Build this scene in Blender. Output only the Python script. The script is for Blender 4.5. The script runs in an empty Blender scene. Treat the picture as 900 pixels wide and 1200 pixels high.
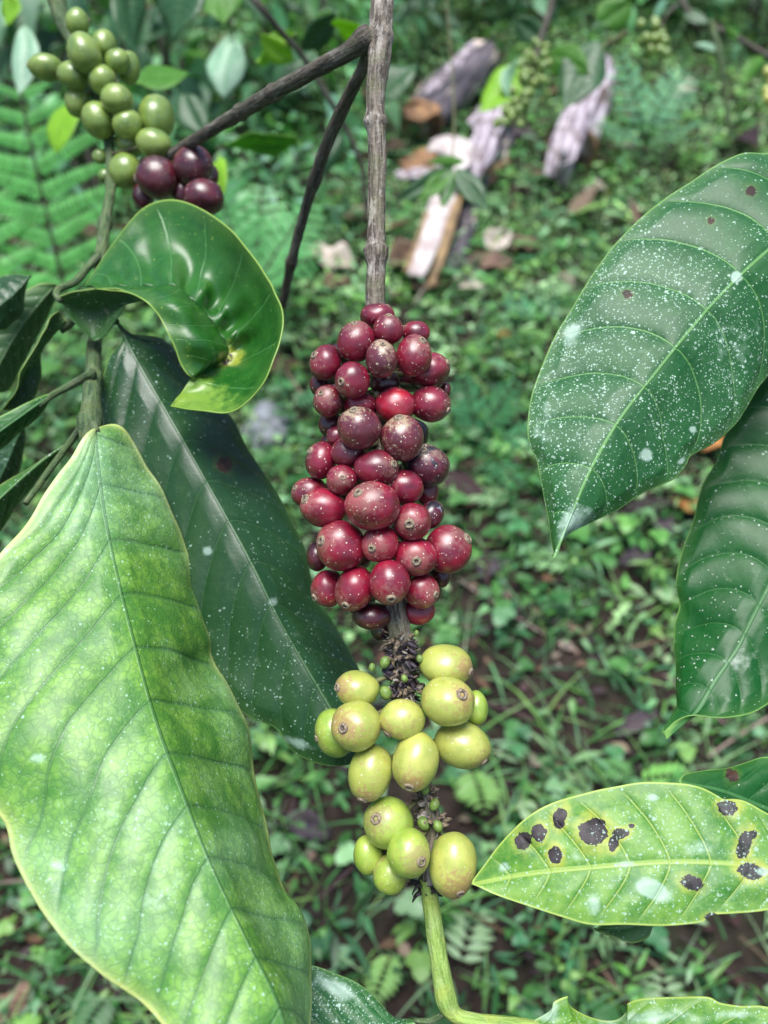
import bpy, math, random
import numpy as np
from mathutils import Vector, Matrix, noise

random.seed(7); rng = np.random.default_rng(11)
sc = bpy.context.scene
COL = sc.collection
R = math.radians

# ------------------------------------------------------------------ camera frame
PITCH = R(38.0)
CAM = Vector((0, 0, 0.9))
FW = Vector((0, math.cos(PITCH), -math.sin(PITCH)))
UP = Vector((0, math.sin(PITCH), math.cos(PITCH)))
RT = Vector((1, 0, 0))
FPX = 1000.0

def P(px, py, d):
    """world point seen at photo position (px, py) at depth d metres"""
    return CAM + FW * d + RT * ((px - 450) / FPX * d) + UP * ((600 - py) / FPX * d)

SL0, SL1 = 0.007, 0.249
def gh(x, y):
    h = SL0 + SL1 * y if y < 3.2 else SL0 + SL1 * 3.2 + 0.45 * (y - 3.2) - 0.0
    if y > 14: h = SL0 + SL1 * 3.2 + 0.45 * (14 - 3.2) + 0.12 * (y - 14)
    h += 0.035 * noise.noise(Vector((x * 1.3, y * 1.3, 0))) + 0.012 * noise.noise(Vector((x * 6, y * 6, 3)))
    return h
def G(px, py, lift=0.0):
    """ground point seen at (px, py)"""
    dr = FW + RT * ((px - 450) / FPX) + UP * ((600 - py) / FPX)
    t = 0.3
    for _ in range(400):
        p = CAM + dr * t
        if p.z - lift < gh(p.x, p.y): break
        t += 0.008
    return CAM + dr * t

# ------------------------------------------------------------------ scene objects
WO = {}
def tag(o, label=None, cat=None, group=None, kind=None):
    if label: o['label'] = label
    if cat: o['category'] = cat
    if group: o['group'] = group
    if kind: o['kind'] = kind
    return o
def empty(name, loc, label, cat, group=None):
    o = bpy.data.objects.new(name, None); COL.objects.link(o)
    o.empty_display_size = 0.01
    o.location = loc; WO[o.name] = Vector(loc)
    return tag(o, label, cat, group)
def link(name, verts, faces, mat, parent=None, origin=None, smooth=True, attrs=None, mats=None, midx=None):
    """one mesh object; verts are world positions"""
    V = np.array([tuple(v) for v in verts], dtype=float) if not isinstance(verts, np.ndarray) else verts
    if origin is None: origin = V.mean(axis=0)
    origin = Vector([float(c) for c in origin])
    me = bpy.data.meshes.new(name)
    Vl = V - np.array(origin)
    if isinstance(faces, np.ndarray):
        n, k = faces.shape
        me.vertices.add(len(Vl)); me.vertices.foreach_set('co', Vl.astype(np.float32).ravel())
        me.loops.add(n * k); me.loops.foreach_set('vertex_index', faces.astype(np.int32).ravel())
        me.polygons.add(n); me.polygons.foreach_set('loop_start', np.arange(0, n * k, k, dtype=np.int32))
        me.update(calc_edges=True)
    else:
        me.from_pydata([tuple(v) for v in Vl], [], faces); me.update()
    if smooth: me.polygons.foreach_set('use_smooth', [True] * len(me.polygons))
    for k, a in (attrs or {}).items():
        a = np.asarray(a, dtype=np.float32)
        if a.ndim == 1:
            at = me.attributes.new(k, 'FLOAT', 'POINT'); at.data.foreach_set('value', a)
        else:
            at = me.attributes.new(k, 'FLOAT_COLOR', 'POINT')
            if a.shape[1] == 3: a = np.hstack([a, np.ones((len(a), 1), np.float32)])
            at.data.foreach_set('color', a.ravel())
    for m in (mats or [mat]): me.materials.append(m)
    if midx is not None: me.polygons.foreach_set('material_index', np.asarray(midx, dtype=np.int32))
    o = bpy.data.objects.new(name, me); COL.objects.link(o)
    WO[o.name] = origin
    if parent is not None:
        o.parent = parent; o.location = origin - WO[parent.name]
    else: o.location = origin
    return o

# ------------------------------------------------------------------ node helper
class NT:
    def __init__(s, name):
        s.m = bpy.data.materials.new(name); s.m.use_nodes = True
        s.t = s.m.node_tree; s.t.nodes.clear()
        s.out = s.t.nodes.new('ShaderNodeOutputMaterial')
    def n(s, typ, **kw):
        nd = s.t.nodes.new(typ)
        for k, v in kw.items():
            if k.startswith('i_'): s.set(nd.inputs[k[2:].replace('_', ' ')], v)
            else: setattr(nd, k, v)
        return nd
    def set(s, inp, v):
        if hasattr(v, 'is_linked') or isinstance(v, bpy.types.NodeSocket): s.t.links.new(v, inp)
        else:
            if inp.type == 'RGBA' and hasattr(v, '__len__') and len(v) == 3: v = (*v, 1)
            inp.default_value = v
    def math(s, op, a, b=0.0, c=None, clamp=False):
        nd = s.n('ShaderNodeMath', operation=op, use_clamp=clamp)
        s.set(nd.inputs[0], a); s.set(nd.inputs[1], b)
        if c is not None: s.set(nd.inputs[2], c)
        return nd.outputs[0]
    def ramp(s, x, a, b, lo=0.0, hi=1.0):
        nd = s.n('ShaderNodeMapRange', interpolation_type='SMOOTHSTEP')
        s.set(nd.inputs['Value'], x); s.set(nd.inputs['From Min'], a); s.set(nd.inputs['From Max'], b)
        s.set(nd.inputs['To Min'], lo); s.set(nd.inputs['To Max'], hi)
        return nd.outputs[0]
    def mix(s, f, a, b, mode='MIX'):
        nd = s.n('ShaderNodeMix', data_type='RGBA', blend_type=mode)
        s.set(nd.inputs[0], f); s.set(nd.inputs[6], a); s.set(nd.inputs[7], b)
        return nd.outputs[2]
    def attr(s, name, out='Fac'):
        return s.n('ShaderNodeAttribute', attribute_name=name).outputs[out]
    def coord(s, rand=True):
        tc = s.n('ShaderNodeTexCoord').outputs['Object']
        if not rand: return tc
        oi = s.n('ShaderNodeObjectInfo').outputs['Random']
        sc_ = s.math('MULTIPLY', oi, 37.0)
        va = s.n('ShaderNodeVectorMath', operation='ADD'); s.set(va.inputs[0], tc); s.set(va.inputs[1], sc_)
        return va.outputs[0]
    def noise(s, vec, scale, detail=3.0, rough=0.55, dist=0.0):
        nd = s.n('ShaderNodeTexNoise'); s.set(nd.inputs['Vector'], vec)
        nd.inputs['Scale'].default_value = scale; nd.inputs['Detail'].default_value = detail
        nd.inputs['Roughness'].default_value = rough; nd.inputs['Distortion'].default_value = dist
        return nd.outputs[0]
    def vor(s, vec, scale, feature='F1', rnd=1.0):
        nd = s.n('ShaderNodeTexVoronoi', feature=feature); s.set(nd.inputs['Vector'], vec)
        nd.inputs['Scale'].default_value = scale; nd.inputs['Randomness'].default_value = rnd
        return nd
    def mapping(s, vec, scale):
        nd = s.n('ShaderNodeMapping'); s.set(nd.inputs['Vector'], vec); nd.inputs['Scale'].default_value = scale
        return nd.outputs[0]
    def bump(s, h, strength=0.3, dist=0.001, normal=None):
        nd = s.n('ShaderNodeBump'); s.set(nd.inputs['Height'], h)
        nd.inputs['Strength'].default_value = strength; nd.inputs['Distance'].default_value = dist
        if normal is not None: s.set(nd.inputs['Normal'], normal)
        return nd.outputs[0]
    def bsdf(s, color, rough=0.5, normal=None, **kw):
        nd = s.n('ShaderNodeBsdfPrincipled')
        s.set(nd.inputs['Base Color'], color); s.set(nd.inputs['Roughness'], rough)
        if normal is not None: s.set(nd.inputs['Normal'], normal)
        for k, v in kw.items(): s.set(nd.inputs[k.replace('_', ' ')], v)
        return nd.outputs[0]
    def done(s, sh):
        s.t.links.new(sh, s.out.inputs[0]); return s.m

def specks(t, vec, scale, size, keep, seed=0.0):
    """small dots: voronoi cells, only a share keep of the cells carries one"""
    nz = t.n('ShaderNodeTexNoise'); t.set(nz.inputs['Vector'], vec); nz.inputs['Scale'].default_value = scale * 2.2; nz.inputs['Detail'].default_value = 1
    va = t.n('ShaderNodeVectorMath', operation='MULTIPLY_ADD'); t.set(va.inputs[0], nz.outputs['Color']); va.inputs[1].default_value = (0.55 / scale,) * 3; t.set(va.inputs[2], vec)
    v = t.vor(va.outputs[0], scale)
    h = t.n('ShaderNodeSeparateColor'); t.set(h.inputs[0], v.outputs['Color'])
    sz = t.math('MULTIPLY', t.math('POWER', h.outputs[1], 1.7), size)
    near = t.math('LESS_THAN', v.outputs['Distance'], sz)
    on = t.math('LESS_THAN', h.outputs[0], keep)
    return t.math('MULTIPLY', near, on)

def leaf_material(name, base, second, vein, edge, dust=0.3, mott=0.5, transl=0.25, rough=0.35, net=0.5, dust_sheen_col=(0.55, 0.62, 0.55), coat=0.3, veinw=0.05, mid=0.0009, edgew=0.0008, sky_sheen=0.0, spec=0.5, nsc=55, halo=0.1, dk=((0.030, 0.016, 0.012), (0.060, 0.030, 0.020))):
    t = NT(name); c = t.coord(False)
    ph = t.attr('phase'); dm = t.attr('dmid'); de = t.attr('dedge'); sp = t.attr('spot'); pl = t.attr('pale')
    n1 = t.noise(c, nsc, 5, .6); n2 = t.noise(c, 260, 3); n3 = t.noise(c, 18, 2)
    wob = t.math('MULTIPLY', t.math('SUBTRACT', n1, 0.5), 0.12)
    fr = t.math('ABSOLUTE', t.math('SUBTRACT', t.math('FRACT', t.math('ADD', ph, wob)), 0.5))
    veinm = t.ramp(fr, 0.5 - veinw, 0.5 - veinw * 0.15)
    vfade = t.ramp(de, 0.001, 0.006)
    veinm = t.math('MULTIPLY', veinm, vfade)
    midm = t.ramp(dm, mid, mid * 0.45)
    vd = t.n('ShaderNodeVectorMath', operation='MULTIPLY_ADD'); nzz = t.n('ShaderNodeTexNoise'); t.set(nzz.inputs['Vector'], c); nzz.inputs['Scale'].default_value = 300
    t.set(vd.inputs[0], nzz.outputs['Color']); vd.inputs[1].default_value = (.005,) * 3; t.set(vd.inputs[2], c)
    v2 = t.vor(vd.outputs[0], 330, 'DISTANCE_TO_EDGE')
    netm = t.ramp(v2.outputs['Distance'], 0.16, 0.0)
    mo = t.ramp(t.math('ADD', t.math('MULTIPLY', n1, 0.75), t.math('MULTIPLY', n2, 0.35)), 0.42, 0.68)
    col = t.mix(t.math('MULTIPLY', mo, mott), base, second)
    # tissue right beside the veins stays greener
    near_v = t.math('MULTIPLY', t.ramp(fr, 0.30, 0.5), mott * 0.6)
    col = t.mix(near_v, col, base)
    col = t.mix(t.math('MULTIPLY', netm, 0.30 * net), col, vein)
    col = t.mix(t.math('MULTIPLY', veinm, 0.75), col, vein)
    col = t.mix(t.math('MULTIPLY', midm, 0.9), col, vein)
    em = t.ramp(de, edgew, edgew * 0.3)
    glow = t.ramp(de, 0.007, 0.0)
    col = t.mix(t.math('MULTIPLY', glow, 0.35 if edgew > 0.0009 else 0.12), col, edge)
    col = t.mix(t.math('MULTIPLY', em, 0.85), col, edge)
    # yellow halos and dark necrotic spots
    spn = t.math('ADD', sp, t.math('ADD', t.math('MULTIPLY', t.math('SUBTRACT', n2, 0.5), 1.1), t.math('MULTIPLY', t.math('SUBTRACT', t.noise(c, 700, 3), 0.5), 0.7)))
    col = t.mix(t.math('MULTIPLY', t.math('MULTIPLY', t.ramp(spn, -0.95, -0.02), t.ramp(n1, 0.3, 0.62, 0.25, 1.0)), halo), col, (0.38, 0.42, 0.05))
    dark = t.mix(t.ramp(n2, 0.42, 0.60), dk[0], dk[1])
    col = t.mix(t.ramp(spn, 0.0, 0.06), col, dark)
    # epiphyte / dust patches and specks; broad blotches paint sky sheen into the colour
    pf = t.math('ADD', pl, t.math('MULTIPLY', t.math('SUBTRACT', n2, 0.5), 1.3))
    col = t.mix(t.math('MULTIPLY', t.ramp(pf, 0.15, 0.85), 0.70), col, dust_sheen_col)
    if sky_sheen > 0:
        col = t.mix(t.math('MULTIPLY', t.ramp(t.math('ADD', n3, t.math('MULTIPLY', n1, 0.4)), 0.55, 0.95), sky_sheen), col, dust_sheen_col)
    dz = t.math('POWER', t.ramp(t.math('ADD', n3, t.math('MULTIPLY', n1, 0.9)), 0.70, 1.12), 1.3)
    keep = t.math('ADD', t.math('MULTIPLY', dz, dust * 1.5), dust * 0.14)
    s1 = specks(t, c, 900, 0.44, t.math('MULTIPLY', keep, 0.9)); s2 = specks(t, c, 430, 0.30, t.math('MULTIPLY', keep, 0.30))
    s3 = specks(t, c, 1700, 0.5, keep)
    s = t.math('MAXIMUM', t.math('MAXIMUM', s1, s2), s3)
    col = t.mix(t.math('MULTIPLY', s, t.ramp(n2, 0.25, 0.7, 0.4, 0.9)), col, dust_sheen_col)
    hgt = t.math('SUBTRACT', t.math('MULTIPLY', n2, 0.4), t.math('MULTIPLY', netm, 0.12 * net))
    hgt = t.math('ADD', hgt, t.math('MULTIPLY', midm, 0.8))
    hgt = t.math('SUBTRACT', hgt, t.math('MULTIPLY', veinm, 0.7))
    nb = t.bump(hgt, 0.55, 0.0006)
    rg = t.math('ADD', rough, t.math('MULTIPLY', t.math('MAXIMUM', s, t.math('MULTIPLY', n1, 0.45)), 0.35))
    rg = t.math('ADD', rg, t.math('MULTIPLY', t.ramp(spn, 0.0, 0.06), 0.25))
    b = t.bsdf(col, rg, nb, Specular_IOR_Level=spec, Coat_Weight=coat, Coat_Roughness=0.34)
    tr = t.n('ShaderNodeBsdfTranslucent')
    t.set(tr.inputs[0], t.mix(1.0, col, (1.6, 1.5, 0.35), 'MULTIPLY'))
    mx = t.n('ShaderNodeMixShader'); mx.inputs[0].default_value = transl
    t.t.links.new(b, mx.inputs[1]); t.t.links.new(tr.outputs[0], mx.inputs[2])
    return t.done(mx.outputs[0])

def berry_material(name, c1, c2, c3, dust=0.5, scurf=0.4, speck=(0.62, 0.55, 0.42), rough=0.33, patch=0.0, sss=0.12):
    """c1 main skin, c2 darker flush, c3 scurf; 'calyxd' = closeness to the calyx end"""
    t = NT(name); c = t.coord(True)
    rnd = t.n('ShaderNodeObjectInfo').outputs['Random']
    n1 = t.noise(c, 130, 4); n2 = t.noise(c, 700, 4, 0.65); n3 = t.noise(c, 60, 2)
    col = t.mix(t.ramp(n1, 0.35, 0.68), c1, c2)
    col = t.mix(t.math('MULTIPLY', t.ramp(rnd, 0.2, 1.0), 0.3), col, c2)
    cd = t.attr('calyxd')
    sf = t.math('ADD', t.math('ADD', t.math('MULTIPLY', n2, 0.9), t.math('MULTIPLY', n3, 0.6)), t.math('MULTIPLY', cd, 0.35))
    s0 = t.ramp(sf, 0.78, 1.05)
    col = t.mix(t.math('MULTIPLY', s0, scurf), col, c3)
    if patch > 0:
        pm = t.ramp(t.math('ADD', t.noise(c, 75, 3, 0.6), t.math('MULTIPLY', n2, 0.12)), 0.56, 0.60)
        dk = t.mix(t.ramp(t.noise(c, 420, 4, 0.7), 0.56, 0.68), (0.012, 0.010, 0.018), (0.42, 0.44, 0.5))
        col = t.mix(t.math('MULTIPLY', pm, patch), col, dk)
    k = t.math('ADD', t.math('MULTIPLY', n3, dust * 0.9), t.math('MULTIPLY', cd, dust * 0.35))
    s1 = specks(t, c, 1500, 0.42, t.math('MULTIPLY', k, 0.8)); s2 = specks(t, c, 800, 0.28, t.math('MULTIPLY', k, 0.35))
    s = t.math('MAXIMUM', s1, s2)
    col = t.mix(t.math('MULTIPLY', s, 0.8), col, speck)
    nb = t.bump(t.math('ADD', t.math('MULTIPLY', n2, 0.6), s), 0.35, 0.00025)
    rg = t.math('ADD', t.math('ADD', rough, t.math('MULTIPLY', s0, 0.28)), t.math('MULTIPLY', n2, 0.1))
    return t.done(t.bsdf(col, rg, nb, Subsurface_Weight=sss, Subsurface_Radius=(0.004, 0.0015, 0.001), Subsurface_Scale=0.5,
                         Coat_Weight=0.7, Coat_Roughness=0.33))

def bark_material(name, a, b, lichen, moss, mossf=0.2, lich=0.5):
    t = NT(name)
    u = t.n('ShaderNodeUVMap').outputs[0] if False else None
    ca = t.attr('tube', 'Vector')          # (around, along, 0) in metres
    st = t.mapping(ca, (1, 0.10, 1)); st2 = t.mapping(ca, (1, 0.35, 1))
    n1 = t.noise(st, 900, 4, 0.6, 0.4); n2 = t.noise(ca, 140, 4); n3 = t.noise(st2, 330, 4, 0.6); n4 = t.noise(ca, 900, 3)
    col = t.mix(t.ramp(n1, 0.36, 0.62), a, b)
    col = t.mix(t.math('MULTIPLY', t.ramp(n3, 0.5, 0.66), lich), col, lichen)
    col = t.mix(t.math('MULTIPLY', t.ramp(n2, 0.48, 0.66), mossf), col, moss)
    col = t.mix(t.math('MULTIPLY', t.ramp(n4, 0.60, 0.72), 0.4), col, lichen)
    nb = t.bump(t.math('ADD', n1, t.math('MULTIPLY', n4, 0.5)), 0.9, 0.0009)
    return t.done(t.bsdf(col, 0.75, nb, Specular_IOR_Level=0.35))

def plain(name, c1, c2, scale=200, rough=0.7, transl=0.0, bump=0.3, bd=0.0005, **kw):
    t = NT(name); c = t.coord(True)
    n = t.noise(c, scale, 4, 0.6)
    col = t.mix(t.ramp(n, 0.35, 0.65), c1, c2)
    b = t.bsdf(col, rough, t.bump(n, bump, bd), **kw)
    if transl:
        tr = t.n('ShaderNodeBsdfTranslucent'); t.set(tr.inputs[0], col)
        mx = t.n('ShaderNodeMixShader'); mx.inputs[0].default_value = transl
        t.t.links.new(b, mx.inputs[1]); t.t.links.new(tr.outputs[0], mx.inputs[2]); b = mx.outputs[0]
    return t.done(b)

def attrcol(name, rough=0.5, transl=0.3, spec=0.5, gain=(1.3, 1.4, 0.5)):
    t = NT(name); col = t.attr('tint', 'Color'); c = t.coord(False)
    n = t.noise(c, 120, 3)
    col = t.mix(t.math('MULTIPLY', n, 0.25), col, t.mix(1.0, col, (0.5, 0.5, 0.5), 'MULTIPLY'))
    b = t.bsdf(col, rough, None, Specular_IOR_Level=spec)
    if transl:
        tr = t.n('ShaderNodeBsdfTranslucent'); t.set(tr.inputs[0], t.mix(1.0, col, gain, 'MULTIPLY'))
        mx = t.n('ShaderNodeMixShader'); mx.inputs[0].default_value = transl
        t.t.links.new(b, mx.inputs[1]); t.t.links.new(tr.outputs[0], mx.inputs[2]); b = mx.outputs[0]
    return t.done(b)

M = {}
M['leaf_bright'] = leaf_material('bright_leaf', (0.070, 0.240, 0.030), (0.215, 0.440, 0.050), (0.06, 0.19, 0.04), (0.55, 0.62, 0.20), dust=0.22, mott=1.0, transl=0.28, rough=0.46, net=1.7, dust_sheen_col=(0.44, 0.68, 0.50), edgew=0.0021, coat=0.40, sky_sheen=0.34, nsc=85, veinw=0.05)
M['leaf_dark'] = leaf_material('dark_leaf', (0.009, 0.045, 0.013), (0.016, 0.062, 0.018), (0.035, 0.10, 0.035), (0.10, 0.20, 0.05), dust=0.11, mott=0.5, transl=0.10, rough=0.33, net=0.3, dust_sheen_col=(0.28, 0.40, 0.34), coat=0.12, veinw=0.03, sky_sheen=0.0, spec=.40)
M['leaf_speckled'] = leaf_material('speckled_leaf', (0.008, 0.082, 0.018), (0.016, 0.120, 0.022), (0.13, 0.32, 0.09), (0.20, 0.38, 0.10), dust=0.50, mott=0.5, transl=0.18, rough=0.44, net=0.2, dust_sheen_col=(0.46, 0.62, 0.52), coat=0.10, veinw=0.03, sky_sheen=0.03, mid=0.0008, spec=.38)
M['leaf_glossy'] = leaf_material('glossy_leaf', (0.004, 0.070, 0.010), (0.008, 0.100, 0.014), (0.05, 0.17, 0.05), (0.18, 0.36, 0.08), dust=0.05, mott=0.4, transl=0.16, rough=0.38, net=0.3, coat=0.06, veinw=0.03, spec=.32)
M['leaf_curled'] = leaf_material('curled_leaf', (0.010, 0.090, 0.008), (0.030, 0.160, 0.014), (0.06, 0.22, 0.05), (0.28, 0.44, 0.08), dust=0.04, mott=0.6, transl=0.22, rough=0.30, net=0.2, coat=0.3, veinw=0.04, halo=0.95, dust_sheen_col=(0.22, 0.38, 0.05))
M['leaf_under'] = leaf_material('leaf_underside', (0.030, 0.105, 0.026), (0.045, 0.14, 0.032), (0.09, 0.19, 0.06), (0.26, 0.38, 0.10), dust=0.10, mott=0.5, transl=0.25, rough=0.5, net=0.3, coat=0.1)
M['leaf_spotted'] = leaf_material('spotted_leaf', (0.030, 0.175, 0.012), (0.140, 0.320, 0.025), (0.30, 0.44, 0.08), (0.42, 0.55, 0.12), dust=0.34, mott=0.9, transl=0.25, rough=0.45, net=0.5, dust_sheen_col=(0.40, 0.56, 0.46), mid=0.0010, coat=0.2, sky_sheen=0.05, spec=.4, nsc=80, veinw=0.06, halo=0.85, dk=((0.006, 0.003, 0.003), (0.040, 0.030, 0.036)))
M['leaf_mid'] = leaf_material('green_leaf', (0.035, 0.14, 0.028), (0.07, 0.22, 0.040), (0.09, 0.22, 0.06), (0.30, 0.42, 0.12), dust=0.2, mott=0.6, transl=0.28, rough=0.38, net=0.3, coat=0.4)
M['leaf_far'] = leaf_material('background_leaf', (0.06, 0.22, 0.02), (0.12, 0.34, 0.03), (0.14, 0.32, 0.06), (0.2, 0.38, 0.08), dust=0.0, mott=0.5, transl=0.45, rough=0.45, net=0.0, coat=0.1)
M['leaf_far_dark'] = leaf_material('background_leaf_dark', (0.018, 0.080, 0.02), (0.03, 0.12, 0.03), (0.05, 0.14, 0.05), (0.06, 0.16, 0.05), dust=0.0, mott=0.5, transl=0.25, rough=0.4, net=0.0, coat=0.2)
M['leaf_far_lime'] = leaf_material('background_leaf_lime', (0.22, 0.46, 0.02), (0.34, 0.60, 0.04), (0.3, 0.5, 0.08), (0.3, 0.5, 0.08), dust=0.0, mott=0.5, transl=0.45, rough=0.45, net=0.0, coat=0.1)
M['leaf_far_pale'] = leaf_material('background_leaf_pale', (0.26, 0.48, 0.32), (0.40, 0.58, 0.44), (0.4, 0.55, 0.4), (0.4, 0.55, 0.4), dust=0.0, mott=0.5, transl=0.3, rough=0.4, net=0.0, coat=0.3)
M['red'] = berry_material('ripe_cherry_skin', (0.215, 0.005, 0.026), (0.090, 0.004, 0.016), (0.24, 0.14, 0.10), dust=0.50, scurf=0.42)
M['bright_red'] = berry_material('bright_red_cherry_skin', (0.40, 0.008, 0.026), (0.20, 0.007, 0.026), (0.22, 0.12, 0.09), dust=0.4, scurf=0.25)
M['ripe'] = berry_material('crimson_cherry_skin', (0.265, 0.005, 0.028), (0.120, 0.004, 0.018), (0.28, 0.17, 0.12), dust=0.55, scurf=0.35)
M['dusty'] = berry_material('scurfy_cherry_skin', (0.14, 0.016, 0.028), (0.07, 0.010, 0.020), (0.30, 0.22, 0.14), dust=0.9, scurf=1.0)
M['patched'] = berry_material('rotting_cherry_skin', (0.12, 0.010, 0.028), (0.04, 0.006, 0.016), (0.25, 0.19, 0.12), dust=0.7, scurf=0.5, patch=1.0)
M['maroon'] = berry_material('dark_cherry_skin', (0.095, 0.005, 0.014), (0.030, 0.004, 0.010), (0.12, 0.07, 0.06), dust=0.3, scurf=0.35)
M['yellow'] = berry_material('yellow_cherry_skin', (0.43, 0.45, 0.10), (0.30, 0.35, 0.065), (0.33, 0.20, 0.08), dust=0.35, scurf=0.85, speck=(0.62, 0.62, 0.40), sss=0.2)
M['lime'] = berry_material('lime_cherry_skin', (0.34, 0.44, 0.070), (0.21, 0.33, 0.040), (0.28, 0.20, 0.08), dust=0.35, scurf=0.65, speck=(0.6, 0.62, 0.4), sss=0.2)
M['green'] = berry_material('green_cherry_skin', (0.200, 0.290, 0.050), (0.100, 0.180, 0.030), (0.20, 0.19, 0.07), dust=0.2, scurf=0.3, sss=0.15)
M['calyx'] = plain('calyx_tissue', (0.30, 0.24, 0.16), (0.12, 0.085, 0.06), 1500, 0.8, bump=0.6)
M['calyx_dark'] = plain('calyx_scar', (0.05, 0.035, 0.03), (0.12, 0.10, 0.08), 1500, 0.8)
M['stalk'] = plain('stalk_tissue', (0.12, 0.14, 0.04), (0.08, 0.06, 0.035), 700, 0.7)
M['bark'] = bark_material('branch_bark', (0.055, 0.043, 0.033), (0.20, 0.17, 0.135), (0.46, 0.43, 0.38), (0.10, 0.12, 0.04), 0.35, 0.55)
M['bark_dark'] = bark_material('twig_bark', (0.035, 0.030, 0.024), (0.10, 0.085, 0.065), (0.28, 0.28, 0.24), (0.05, 0.07, 0.03), 0.25, 0.35)
M['green_bark'] = bark_material('green_stem_skin', (0.15, 0.25, 0.05), (0.28, 0.42, 0.10), (0.42, 0.50, 0.24), (0.30, 0.36, 0.06), 0.5, 0.3)
M['green_twig'] = bark_material('green_twig_skin', (0.030, 0.060, 0.024), (0.075, 0.125, 0.045), (0.24, 0.27, 0.18), (0.12, 0.14, 0.05), 0.4, 0.25)
M['scrap'] = plain('dried_flower_tissue', (0.05, 0.035, 0.028), (0.22, 0.17, 0.11), 900, 0.85, bump=0.5)
M['scrap_dark'] = plain('black_flower_remains', (0.010, 0.008, 0.012), (0.05, 0.035, 0.05), 900, 0.6)
M['scrap_pale'] = plain('pale_flower_remains', (0.34, 0.32, 0.28), (0.18, 0.15, 0.12), 900, 0.8)
M['bud'] = plain('green_bud_tissue', (0.17, 0.26, 0.05), (0.10, 0.17, 0.04), 900, 0.5)
M['cover'] = attrcol('ground_cover_leaves', 0.45, 0.30)
M['litter'] = attrcol('dry_litter', 0.85, 0.05, 0.2, (1, 1, 1))
M['fern'] = attrcol('fern_blade', 0.5, 0.35)

# ------------------------------------------------------------------ curve helpers
def cr(pts, n, even=True):
    """catmull-rom through pts (any dimension), n samples evenly spaced by length"""
    A = np.array([tuple(p) for p in pts], dtype=float)
    if len(A) == 2:
        tt = np.linspace(0, 1, n)[:, None]; return A[0] * (1 - tt) + A[1] * tt
    E = np.vstack([2 * A[0] - A[1], A, 2 * A[-1] - A[-2]])
    out = []
    for i in range(1, len(E) - 2):
        p0, p1, p2, p3 = E[i - 1:i + 3]
        for s in np.linspace(0, 1, 24, endpoint=False):
            out.append(0.5 * ((2 * p1) + (-p0 + p2) * s + (2 * p0 - 5 * p1 + 4 * p2 - p3) * s * s + (-p0 + 3 * p1 - 3 * p2 + p3) * s ** 3))
    out.append(A[-1]); out = np.array(out)
    L = np.concatenate([[0], np.cumsum(np.linalg.norm(np.diff(out[:, :min(3, out.shape[1])], axis=0), axis=1))])
    t = np.linspace(0, L[-1], n)
    return np.stack([np.interp(t, L, out[:, k]) for k in range(out.shape[1])], axis=1)

def gridfaces(nu, nv, close=False, off=0):
    i, j = np.meshgrid(np.arange(nu - 1), np.arange(nv if close else nv - 1), indexing='ij')
    j2 = (j + 1) % nv
    F = np.stack([i * nv + j, i * nv + j2, (i + 1) * nv + j2, (i + 1) * nv + j], axis=-1).reshape(-1, 4)
    return F + off
def gridnormals(Pg):
    du = np.gradient(Pg, axis=0); dv = np.gradient(Pg, axis=1)
    n = np.cross(du, dv); l = np.linalg.norm(n, axis=2, keepdims=True); l[l < 1e-12] = 1
    n = n / l
    s = np.sign((n @ np.array(-FW))).mean()
    return n * (1 if s >= 0 else -1)
def NPx(A):
    """array of (px,py,d) -> world"""
    A = np.asarray(A); d = A[..., 2:3]
    return np.array(CAM) + np.array(FW) * d + np.array(RT) * ((A[..., 0:1] - 450) / FPX * d) + np.array(UP) * ((600 - A[..., 1:2]) / FPX * d)
def vnoise(Pg, scale, seed=0):
    sh = Pg.shape[:-1]; F = Pg.reshape(-1, 3)
    return np.array([noise.noise(Vector((p[0] * scale + seed, p[1] * scale, p[2] * scale))) for p in F]).reshape(sh)

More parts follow.
